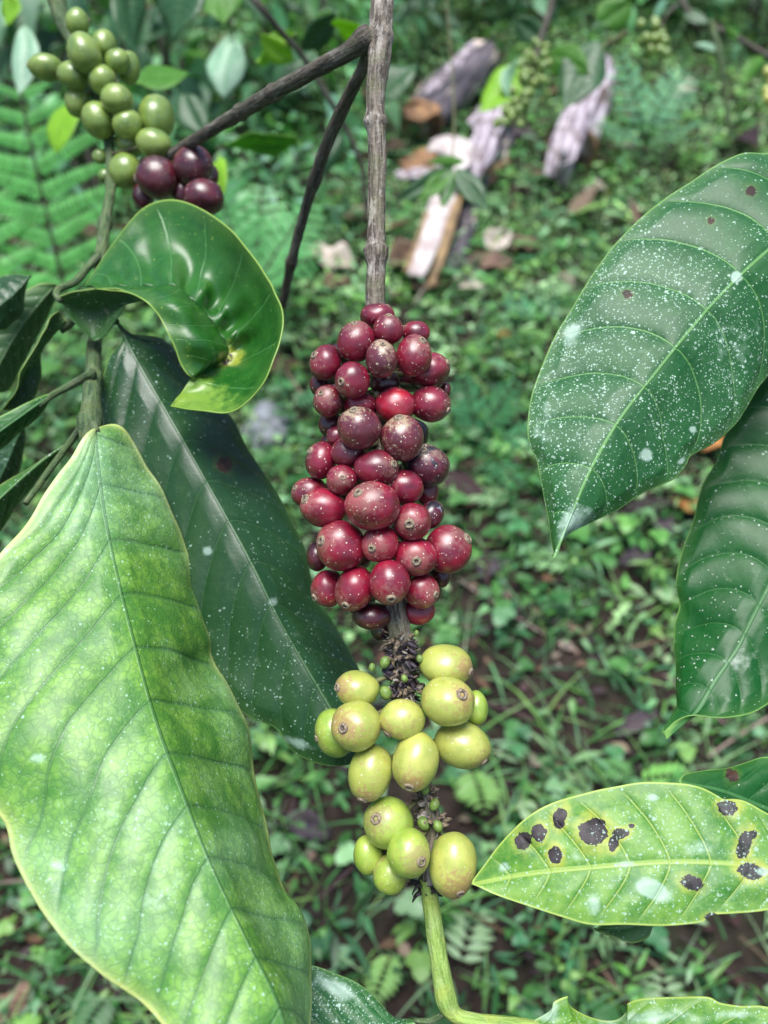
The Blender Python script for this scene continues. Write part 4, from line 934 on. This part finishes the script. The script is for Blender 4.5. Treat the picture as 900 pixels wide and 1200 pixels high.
curved_strip('pith', [onlog(486, 322, .04), onlog(500, 280, .055), onlog(514, 240, .06), onlog(528, 205, .065), onlog(540, 176, .065)], .040, 1.4, M['pith'], l2)
curved_strip('fibre_edge', [onlog(504, 334, .035), onlog(518, 290, .05), onlog(534, 235, .055), onlog(546, 200, .06)], .014, 1.2, M['fibre'], l2)
curved_strip('fibre_edge', [onlog(474, 318, .04), onlog(488, 285, .05), onlog(500, 250, .055)], .010, 1.2, M['fibre'], l2)
curved_strip('pith', [onlog(516, 205, .09), onlog(522, 185, .12), onlog(526, 168, .11)], .080, 1.0, M['pith'], l2, label='bright white flap')
curved_strip('sheath', [onlog(535, 225, .07), onlog(552, 190, .09), onlog(565, 160, .10), onlog(575, 128, .08)], .050, 1.8, M['sheath'], l2)
curved_strip('sheath', [onlog(548, 150, .06), onlog(568, 135, .08), onlog(585, 128, .06)], .07, 1.8, M['sheath'], l2)
curved_strip('sheath', [onlog(470, 195, .03), onlog(500, 180, .04), onlog(530, 172, .03)], .06, 1.6, M['cut'], l2)
curved_strip('sheath', [onlog(560, 195, .03), onlog(580, 170, .04), onlog(592, 150, .03)], .05, 2.0, M['sheath_dark'], l2)  # dark strip put in for the shade of a hollow
curved_strip('sheath', [onlog(548, 250, .02), onlog(556, 215, .03), onlog(568, 190, .03)], .03, 1.6, M['cut'], l2)
curved_strip('sheath', [onlog(520, 222, .03), onlog(545, 205, .035), onlog(575, 196, .03), onlog(596, 182, .02)], .024, 1.4, M['fibre'], l2)
curved_strip('sheath', [onlog(524, 318, .02), onlog(538, 280, .03), onlog(552, 235, .03), onlog(566, 195, .03)], .034, 1.8, M['sheath_dark'], l2)  # dark strip stands in for the shaded hollow beside the pith
curved_strip('sheath', [onlog(462, 205, .02), onlog(492, 200, .03), onlog(522, 206, .02)], .035, 1.2, M['sheath'], l2)
l3 = empty('banana_stem', G(665, 205), 'purplish grey banana stem standing apart on the right with its sheath splitting', 'felled stem', GL)
log(l3, onlog(668, 176, .040), onlog(700, 88, .034), .041, .034, M['sheath'])
curved_strip('peeling_sheath', [onlog(640, 208, .03), onlog(646, 175, .07), onlog(658, 138, .08)], .026, 1.6, M['sheath'], l3)
curved_strip('peeling_sheath', [onlog(655, 218, .03), onlog(658, 180, .10), onlog(672, 140, .10), onlog(690, 96, .085)], .03, 1.2, M['sheath'], l3)

# large dry leaves lying about
def drymat(n_, a_, b_): return plain(n_, a_, b_, 60, .75, transl=.15, bump=.6, bd=.003)
M['dry_pale'] = drymat('pale_dry_leaf', (.62, .54, .48), (.42, .34, .29)); M['dry_brown'] = drymat('brown_dry_leaf', (.22, .13, .09), (.12, .075, .055)); M['dry_orange'] = drymat('orange_dry_leaf', (.48, .22, .06), (.28, .12, .04))
M['dry_dark'] = drymat('blackish_dry_leaf', (.045, .035, .05), (.07, .05, .055))
def dry(px, py, wd, ht, ang, mat, label):
    c = G(px, py) + UPN * .012; th = R(ang); X = Vector((math.cos(th), math.sin(th) * .97, math.sin(th) * .24)); Y = UPN.cross(X)
    d = (c - CAM).dot(FW) / FPX; w, h = wd * d, ht * d * 1.25; nu_, nv_ = 26, 13; V = []; sd = random.uniform(0, 50)
    for i in range(nu_):
        u = i / (nu_ - 1); prof = math.sin(math.pi * min(1, u * .96 + .02)) ** .6 * (1 + .18 * noise.noise(Vector((u * 5, sd, 0))))
        for j in range(nv_):
            v = j / (nv_ - 1) * 2 - 1
            z_ = .22 * h * v * v + .30 * h * noise.noise(Vector((u * 3 + sd, v * 1.5, 0))) + .12 * w * math.sin(u * 3.1)
            V.append(c + X * ((u - .5) * w) + Y * (v * h / 2 * prof) + UPN * z_)
    o = link('dry_leaf', V, [tuple(f) for f in gridfaces(nu_, nv_)], M[mat], None)
    s_ = o.modifiers.new('thickness', 'SOLIDIFY'); s_.thickness = .0012
    tag(o, label, 'dry leaf', 'large dry leaves on the slope')
for a_ in [(505, 345, 50, 26, 5, 'dry_brown', 'brown leaf scrap under the orange edge of the split stem'),
           (548, 345, 44, 18, -15, 'dry_pale', 'tan leaf scrap a little right of the orange edge of the split stem'),
           (450, 190, 54, 26, 20, 'dry_brown', 'brown dry leaf beside the cut end of the dark felled stem'),
           (600, 168, 50, 24, -15, 'dry_dark', 'dark dead leaf behind the split stem, under the spike of green cherries'),
           (565, 225, 44, 22, 35, 'dry_brown', 'brown dry leaf touching the right side of the split stem'),
           (545, 322, 36, 18, -30, 'dry_dark', 'dark shrivelled leaf right of the lower end of the split stem'),
           (640, 215, 40, 18, 5, 'dry_brown', 'brown curled leaf at the foot of the purplish banana stem'),
           (385, 318, 62, 34, -25, 'dry_pale', 'whitish dry leaf on the ground left of the thick branch'),
           (392, 345, 40, 22, 10, 'dry_brown', 'brown dry leaf just below the whitish one left of the branch'),
           (476, 318, 44, 34, 30, 'dry_brown', 'brown crumpled leaf against the lower end of the split pale stem'),
           (582, 295, 40, 26, 60, 'dry_pale', 'pale folded dry leaf right of the split banana stem'),
           (572, 322, 54, 22, 15, 'dry_brown', 'reddish brown dry leaf under the pale folded one'),
           (612, 300, 40, 20, -10, 'dry_brown', 'brown dry leaf right of the pale folded one'),
           (693, 231, 28, 15, -10, 'dry_pale', 'small tan dry leaf below the purplish banana stem'),
           (828, 530, 44, 24, 20, 'dry_orange', 'orange dry leaf under the white specked leaf'),
           (800, 602, 34, 22, -30, 'dry_orange', 'small orange dry leaf between the two broad right leaves'),
           (590, 402, 18, 12, 20, 'dry_orange', 'tiny tan leaf in the weeds right of the red bunch'),
           (572, 672, 40, 24, 70, 'dry_dark', 'blackish dead leaf right of the lowest red cherries'),
           (742, 662, 46, 20, 30, 'dry_dark', 'blackish dead leaf below the white specked leaf tip'),
           (770, 625, 40, 22, 100, 'dry_dark', 'blackish dead leaf nearer the glossy leaf'),
           (360, 975, 60, 24, -20, 'dry_dark', 'dark purplish dead leaf between the largest leaf and the yellow cherries'),
           (742, 855, 60, 16, 30, 'dry_dark', 'long dark dead leaf on the soil near the glossy leaf tip'),
           (755, 148, 40, 20, 10, 'dry_brown', 'brown dry leaf right of the purplish banana stem'),
           (800, 118, 34, 20, 30, 'dry_pale', 'pale dry scrap in the weeds at upper right'),
           (15, 1185, 50, 24, 20, 'dry_brown', 'dark brown dry leaf in the lower left corner')]: dry(*a_)
# pale stone
t_ = []
c = G(314, 505); V = []; F = []
M['stone'] = plain('pale_stone', (.22, .24, .26), (.09, .10, .10), 70, .85, bump=.8, bd=.006)
for i in range(13):
    ph_ = math.pi * i / 12
    for j in range(20):
        th = 2 * math.pi * j / 20; v = Vector((math.sin(ph_) * math.cos(th), math.sin(ph_) * math.sin(th), math.cos(ph_)))
        k_ = 1 + .35 * noise.noise(v * 1.6 + Vector((4, 0, 0))); V.append(c + Vector((v.x * .034 * k_, v.y * .055 * k_, v.z * .03 * k_)))
tag(link('stone', V, [tuple(f) for f in gridfaces(13, 20, close=True)], M['stone'], None), 'pale bluish grey stone on the soil left of the red bunch', 'stone')

# ------------------------------------------------------------------ ferns
def frond(parent, base, direction, length, npin, pinlen, tint, droop=.35, side_n=UPN, seed=0):
    rs = np.random.default_rng(seed); D = Vector(direction).normalized(); S = D.cross(Vector(side_n)).normalized(); Nn = S.cross(D).normalized()
    P_ = []; n = npin
    pos = []; yaw = []; V = []; F = []; C = []
    def add(a, dirv, nrm, L, w, c_):
        sd = dirv.cross(nrm).normalized(); b = len(V)
        for i, pw in enumerate((.5, 1, .75, .05)):
            u = i / 3; cc = a + dirv * (L * u) - nrm * (L * .12 * u * u)
            V.extend([cc - sd * (w * pw / 2), cc + sd * (w * pw / 2)]); C.extend([c_, c_])
        for i in range(3): F.append((b + 2 * i, b + 2 * i + 1, b + 2 * i + 3, b + 2 * i + 2))
    rach = []
    for i in range(n + 1):
        u = i / n; p = base + D * (length * u) - Nn * (length * droop * u * u); rach.append(p)
    for i in range(n):
        u = (i + .5) / n; p = rach[i].lerp(rach[i + 1], .5); pl_ = pinlen * math.sin(math.pi * (u * .85 + .12)) ** .7 * rs.uniform(.85, 1.1)
        for sg in (-1, 1):
            pd = (S * sg + D * rs.uniform(.32, .52) + Nn * rs.uniform(-.25, .2)).normalized(); m_ = 17
            for q in range(m_):
                v = (q + .5) / m_; pp = p + pd * (pl_ * v) - Nn * (pl_ * .22 * v * v); ll = pl_ * .125 * (1 - v) ** .45 + .002
                tt = np.array(tint) * rs.uniform(.8, 1.2) * (1 + .25 * rs.random())
                for s2 in (-1, 1):
                    d2 = (pd.cross(Nn) * s2 + pd * .35).normalized(); add(pp, d2, Nn, ll, pl_ / m_ * .95, tuple(tt))
            sw = .0012; b = len(V); V.extend([p - D * sw, p + D * sw, p + pd * pl_ - Nn * (pl_ * .22)]); C.extend([(.05, .08, .03)] * 3); F.append((b, b + 1, b + 2))
    b = len(V)
    for p in rach: V.extend([p - S * .0018 + Nn * .001, p + S * .0018 + Nn * .001, p - Nn * .002]); C.extend([(.05, .07, .03)] * 3)
    for i in range(n):
        for k_ in range(3): F.append((b + i * 3 + k_, b + i * 3 + (k_ + 1) % 3, b + i * 3 + 3 + (k_ + 1) % 3, b + i * 3 + 3 + k_))
    return link('frond', V, F, M['fern'], parent, attrs=dict(tint=np.array(C)))
def px_frond(parent, a, b, pinpx, npin, tint, seed=0, droop=.12, face=None):
    A_, B_ = P(*a), P(*b); nrm = (-FW * .75 + UP * .55) if face is None else face
    return frond(parent, A_, B_ - A_, (B_ - A_).length, npin, pinpx * (a[2] + b[2]) / 2 / FPX, tint, droop, nrm, seed)
fe = empty('fern', G(20, 330), 'bright green fern with comb-like fronds at upper left', 'fern', 'ferns on the slope')
FT = (.12, .42, .10)
px_frond(fe, (78, 350, 1.02), (15, 92, .95), 98, 9, FT, 1)
px_frond(fe, (22, 395, 1.0), (-60, 130, .95), 80, 8, FT, 2)
px_frond(fe, (60, 380, .98), (-30, 300, .90), 60, 9, (.15, .46, .11), 3)
px_frond(fe, (50, 400, 1.05), (140, 260, 1.05), 50, 9, (.08, .26, .07), 4)
fe2 = empty('fern', G(250, 330), 'soft blurred fern between the curled leaf and the thin dark twig', 'fern', 'ferns on the slope')
for i, (a_, b_, pn) in enumerate([((290, 330, 1.2), (250, 200, 1.15), 50), ((300, 335, 1.2), (360, 230, 1.2), 45), ((285, 330, 1.2), (200, 270, 1.15), 45), ((300, 330, 1.2), (305, 205, 1.25), 45), ((290, 340, 1.15), (370, 290, 1.1), 35)]): px_frond(fe2, a_, b_, pn, 9, (.11, .36, .12), 20 + i)
fe3 = empty('fern', G(760, 150), 'pale green fern in the upper right beside the purplish banana stem', 'fern', 'ferns on the slope')
for i, (a_, b_, pn) in enumerate([((755, 160, 1.65), (735, 60, 1.6), 34), ((755, 160, 1.65), (800, 80, 1.6), 34), ((760, 165, 1.6), (830, 130, 1.5), 30), ((750, 165, 1.6), (705, 140, 1.55), 26)]): px_frond(fe3, a_, b_, pn, 8, (.18, .42, .24), 30 + i)
fe4 = empty('fern', G(570, 520), 'low fern sprouting right of the red bunch', 'fern', 'ferns on the slope')
for i, (a_, b_, pn) in enumerate([((560, 520, 1.15), (600, 445, 1.1), 26), ((560, 520, 1.15), (640, 500, 1.1), 24), ((560, 520, 1.15), (545, 440, 1.12), 24), ((562, 522, 1.15), (610, 560, 1.05), 22)]): px_frond(fe4, a_, b_, pn, 9, (.09, .32, .14), 40 + i)
fe5 = empty('fern', G(620, 330), 'low fern on the slope between the dry leaves and the white specked leaf', 'fern', 'ferns on the slope')
for i, (a_, b_, pn) in enumerate([((640, 400, 1.3), (600, 340, 1.3), 26), ((640, 400, 1.3), (560, 380, 1.25), 24), ((640, 400, 1.3), (650, 330, 1.32), 24), ((640, 400, 1.3), (590, 440, 1.2), 24)]): px_frond(fe5, a_, b_, pn, 9, (.11, .36, .17), 50 + i)

# ------------------------------------------------------------------ out of focus coffee twigs in the background
b1 = empty('coffee_twig', P(290, -20, .62), 'thin out of focus coffee twig with bright green leaves behind the diagonal twig', 'coffee twig', 'background coffee twigs')
tube('stem', pxpath([(285, -20, .60), (305, 8, .6), (330, 38, .62), (356, 68, .64), (385, 115, .66), (405, 150, .68), (425, 200, .70), (430, 260, .72)]), [.0028, .0024, .002, .0018], M['bark_dark'], b1, seg=8, step=.004)
for a_ in [((225, 88), (150, 84), 30, 'leaf_far', .60), ((350, 168), (262, 168), 22, 'leaf_far', .62), ((345, 40), (300, 72), 26, 'leaf_far_lime', .66), ((370, 60), (318, 120), 52, 'leaf_far_dark', .68),
           ((355, 68), (392, 10), 34, 'leaf_far_dark', .70), ((430, 50), (388, 28), 26, 'leaf_far_lime', .68), ((345, 70), (305, 40), 30, 'leaf_far_lime', .64),
           ((400, 150), (378, 210), 26, 'leaf_far_dark', .72), ((255, 182), (262, 232), 22, 'leaf_far_lime', .62), ((368, 36), (395, 12), 22, 'leaf_far_pale', .72),
           ((432, 120), (490, 75), 34, 'leaf_far_dark', .75)]:
    simple_leaf('leaf', a_[0], a_[1], a_[2], M[a_[3]], b1, d=(a_[4], a_[4] - .01), tilt=random.uniform(-.015, .015), bend=random.uniform(-5, 5))
b2 = empty('coffee_twig', P(230, -60, .7), 'dark leaves of a coffee twig hanging in at the top left', 'coffee twig', 'background coffee twigs')
tube('stem', pxpath([(215, -80, .70), (218, -30, .70), (214, 5, .70), (205, 35, .70)]), [.003, .002], M['bark_dark'], b2, seg=8, step=.004)
for a_ in [((222, -40), (205, 52), 60, 'leaf_far_dark', .70), ((250, -40), (262, 30), 60, 'leaf_far', .78), ((150, -40), (160, 60), 40, 'leaf_far_dark', .80), ((10, -10), (5, 28), 24, 'leaf_far_lime', .7),
           ((30, 30), (22, 112), 34, 'leaf_far_pale', .75), ((92, 115), (62, 178), 26, 'leaf_far_lime', .70), ((275, 45), (262, 115), 46, 'leaf_far_pale', .85), ((215, 110), (240, 160), 40, 'leaf_far_dark', .85)]:
    simple_leaf('leaf', a_[0], a_[1], a_[2], M[a_[3]], b2, d=(a_[4], a_[4] - .01), tilt=random.uniform(-.02, .02), bend=random.uniform(-6, 6))
b3 = empty('coffee_twig', P(640, -30, .9), 'out of focus coffee twig bearing a long spike of tiny green cherries', 'coffee twig', 'background coffee twigs')
sp3 = pxpath([(652, -40, .90), (645, 10, .90), (632, 50, .90), (620, 95, .90), (600, 150, .90)])
tube('stem', sp3, [.004, .004, .003, .002], M['bark_dark'], b3, seg=8, step=.004)
rs = random.Random(5); V = []; 
for i in range(95):
    u = rs.random(); x = 634 - 36 * u ** 1.2 + rs.gauss(0, 9); y = 48 + 100 * u; r_ = rs.uniform(3.6, 5.4)
    cherry(b3, x, y, .90 + rs.uniform(-.014, .014), r_, r_ * 1.1, 0, M['green'], None, None, None, .28, ring=False)
for a_ in [((612, 72), (560, 128), 40, 'leaf_far_lime', .95), ((604, 70), (600, 118), 26, 'leaf_far_pale', .95), ((640, 62), (692, 88), 44, 'leaf_far', .92), ((700, 45), (660, 130), 54, 'leaf_far_dark', .92), ((640, 50), (600, 20), 30, 'leaf_far_dark', 1.0),
           ((700, 30), (742, 0), 40, 'leaf_far', .95), ((640, 70), (622, 110), 30, 'leaf_far', .95), ((715, 30), (690, 38), 16, 'leaf_far_pale', .95)]:
    simple_leaf('leaf', a_[0], a_[1], a_[2], M[a_[3]], b3, d=(a_[4], a_[4] - .01), tilt=random.uniform(-.02, .02), bend=random.uniform(-6, 6))
tube('side_twig', pxpath([(735, 38, .92), (712, 50, .92), (700, 62, .92)]), [.0018, .0015], M['stalk'], b3, seg=7, step=.004)
b4 = empty('coffee_twig', P(525, 215, .8), 'drooping dull green leaves below the split banana stem', 'coffee twig', 'background coffee twigs')
for a_ in [((530, 195), (460, 238), 22, 'leaf_far_dark', .80), ((525, 200), (490, 232), 22, 'leaf_far', .80), ((530, 196), (518, 245), 18, 'leaf_mid', .80), ((535, 196), (572, 248), 28, 'leaf_far_dark', .80), ((545, 190), (500, 190), 12, 'leaf_far', .8)]:
    simple_leaf('leaf', a_[0], a_[1], a_[2], M[a_[3]], b4, d=(a_[4], a_[4] - .01), bend=random.uniform(-4, 4))
tube('stem', pxpath([(520, -40, .86), (528, 60, .85), (532, 130, .83), (530, 197, .80)]), [.0010, .0010], M['stalk'], b4, seg=7, step=.006)
b5 = empty('coffee_twig', P(850, -30, .95), 'thin green stalk and drooping twig in the top right corner', 'coffee twig', 'background coffee twigs')
tube('stem', pxpath([(790, -30, .95), (805, 12, .95), (835, 30, .95), (870, 48, .95), (915, 75, .95)]), [.0035, .0032, .003], M['bark_dark'], b5, seg=8, step=.004)
tube('side_twig', pxpath([(832, 25, .95), (842, 60, .95), (850, 110, .96), (855, 160, .97)]), [.0045, .004, .002], M['green_twig'], b5, seg=8, step=.004)
for a_ in [((800, 10), (832, 28), 16, 'leaf_far_dark', .95), ((870, 48), (850, 30), 12, 'leaf_far', .95), ((895, 65), (870, 100), 16, 'leaf_far', .95), ((842, 60), (812, 52), 8, 'leaf_far_pale', .95)]:
    simple_leaf('leaf', a_[0], a_[1], a_[2], M[a_[3]], b5, d=(a_[4], a_[4] - .01), bend=random.uniform(-4, 4))
for i in range(22):
    cherry(b5, 765 + rs.gauss(0, 11), 48 + rs.gauss(0, 11), .97 + rs.uniform(-.01, .01), 6, 6.5, 0, M['green'], None, None, None, .3, ring=False)
tube('side_twig', pxpath([(800, 0, .95), (780, 20, .96), (766, 48, .97)]), [.002, .0018], M['bark_dark'], b5, seg=7, step=.004)
for i in range(14):
    cherry(b5, 903 + rs.gauss(0, 6), 108 + rs.gauss(0, 10), .93 + rs.uniform(-.006, .006), 6, 7, 0, M['yellow'], None, None, 'yellow cherry', .3, ring=False)
tube('side_twig', pxpath([(912, 74, .95), (910, 95, .94), (903, 112, .93)]), [.002, .0018], M['bark_dark'], b5, seg=7, step=.004)

# ------------------------------------------------------------------ shrubs along the top of the view
def shrub(px, py, hgt, rad, nleaf, lsize, pal, label, seed, wid=.42):
    rs = np.random.default_rng(seed); base = G(px, py); e = empty('shrub', base, label, 'shrub', 'leafy shrubs at the top of the slope')
    V = []; F = []; TA = []
    for k_ in range(5):
        a_ = rs.uniform(0, 6.28); tip = base + Vector((math.cos(a_) * rad * .7, math.sin(a_) * rad * .7, hgt * rs.uniform(.7, 1)))
        v, f, ta = tube_arrays([base + Vector((math.cos(a_) * .01, math.sin(a_) * .01, -.02)), base.lerp(tip, .5) + Vector((0, 0, .03)), tip], [.008, .005, .002], seg=7, step=.012)
        o_ = len(V); V += v; F += [tuple(i_ + o_ for i_ in q) for q in f]; TA += ta
    s_ = link('stem', V, F, M['bark_dark'], e); at = s_.data.attributes.new('tube', 'FLOAT_VECTOR', 'POINT'); at.data.foreach_set('vector', np.array(TA, dtype=np.float32).ravel())
    n = nleaf; th = rs.uniform(0, 6.28, n); rr = rad * rs.uniform(0, 1, n) ** .5; zz = hgt * rs.uniform(.05, 1.1, n)
    cl_ = np.array([noise.noise(Vector((a * 7 + seed, b * 7, c_ * 7))) for a, b, c_ in zip(rr * np.cos(th), rr * np.sin(th), zz)])
    keep = cl_ > -.12; th, rr, zz = th[keep], rr[keep], zz[keep]; n = len(th)
    pos = np.stack([base.x + rr * np.cos(th), base.y + rr * np.sin(th), base.z + zz], 1)
    pal = np.array(pal); tint = pal[rs.integers(0, len(pal), n)] * rs.uniform(.7, 1.3, (n, 1)); L = lsize * rs.uniform(.5, 1.3, n)
    v, f, c_ = blades(pos, th + rs.uniform(-1, 1, n), rs.uniform(-.9, .4, n), rs.uniform(-.6, .6, n), L, L * wid, tint, OV, 7, rs.uniform(0, .5, n))
    link('foliage', v, f, M['cover'], e, attrs=dict(tint=c_))
SH = [(.02, .08, .03), (.04, .14, .05), (.08, .22, .09), (.15, .32, .18), (.03, .10, .05)]
SHB = [(.07, .24, .07), (.12, .35, .12), (.20, .45, .20), (.05, .18, .07), (.18, .38, .26)]
shrub(60, 150, .34, .26, 420, .085, SH, 'dark leafy shrub behind the green cherries at top left', 1)
shrub(200, 150, .32, .24, 520, .07, SH + SHB[:3], 'light leafy shrub behind the diagonal twig', 2)
shrub(330, 130, .34, .26, 600, .06, SHB, 'fine leaved shrub between the diagonal twig and the thick branch', 3)
shrub(480, 20, .22, .30, 620, .06, SH, 'dark low shrub above the felled stems', 4)
shrub(620, -10, .22, .30, 620, .06, SH, 'dark low shrub above the spike of green cherries', 5)
shrub(770, 10, .24, .28, 620, .05, SHB, 'fine leaved shrub in the upper right', 6)
shrub(890, 40, .26, .24, 520, .05, SH, 'dark shrub at the right end of the top edge', 7)
shrub(120, 240, .18, .18, 520, .04, SHB, 'small leaved low shrub behind the left stem', 8)
shrub(330, 250, .14, .16, 520, .035, SHB, 'low bushy weed behind the thin dark twig', 9)

# ================================================================== CAMERA, LIGHT
cd_ = bpy.data.cameras.new('camera'); cam = bpy.data.objects.new('camera', cd_); COL.objects.link(cam)
cam.location = CAM; cam.rotation_euler = (math.pi / 2 - PITCH, 0, 0)
cd_.sensor_fit = 'VERTICAL'; cd_.sensor_height = 36; cd_.sensor_width = 27; cd_.lens = 30.0
cd_.clip_start = .01; cd_.clip_end = 300
cd_.dof.use_dof = True; cd_.dof.focus_distance = .270; cd_.dof.aperture_fstop = 9.0
sc.camera = cam
w = bpy.data.worlds.new('World'); sc.world = w; w.use_nodes = True
nt = w.node_tree; bgn = nt.nodes['Background']; sky = nt.nodes.new('ShaderNodeTexSky')
SUN_EL, SUN_AZ = 82.0, 205.0     # azimuth clockwise from +Y: the light comes over the photographer's shoulder
sky.sky_type = 'NISHITA'; sky.sun_disc = False; sky.sun_elevation = R(SUN_EL); sky.sun_rotation = R(SUN_AZ)
sky.air_density = 1.0; sky.dust_density = 1.5; sky.ozone_density = 1.0
nt.links.new(sky.outputs[0], bgn.inputs[0]); bgn.inputs[1].default_value = .09
sd_ = bpy.data.lights.new('sun', 'SUN'); sun = bpy.data.objects.new('sun', sd_); COL.objects.link(sun)
sd_.energy = 3.2; sd_.angle = R(34); sd_.color = (1, .985, .96)
az = R(SUN_AZ); el = R(SUN_EL); dirv = Vector((math.sin(az) * math.cos(el), math.cos(az) * math.cos(el), math.sin(el)))
sun.rotation_euler = dirv.to_track_quat('Z', 'Y').to_euler(); sun.location = (0, 0, 3)
vs = sc.view_settings; vs.view_transform = 'Standard'; vs.look = 'None'; vs.exposure = 1.05; vs.gamma = 1
sc.cycles.use_denoising = True
sc.cycles.max_bounces = 6; sc.cycles.transparent_max_bounces = 4
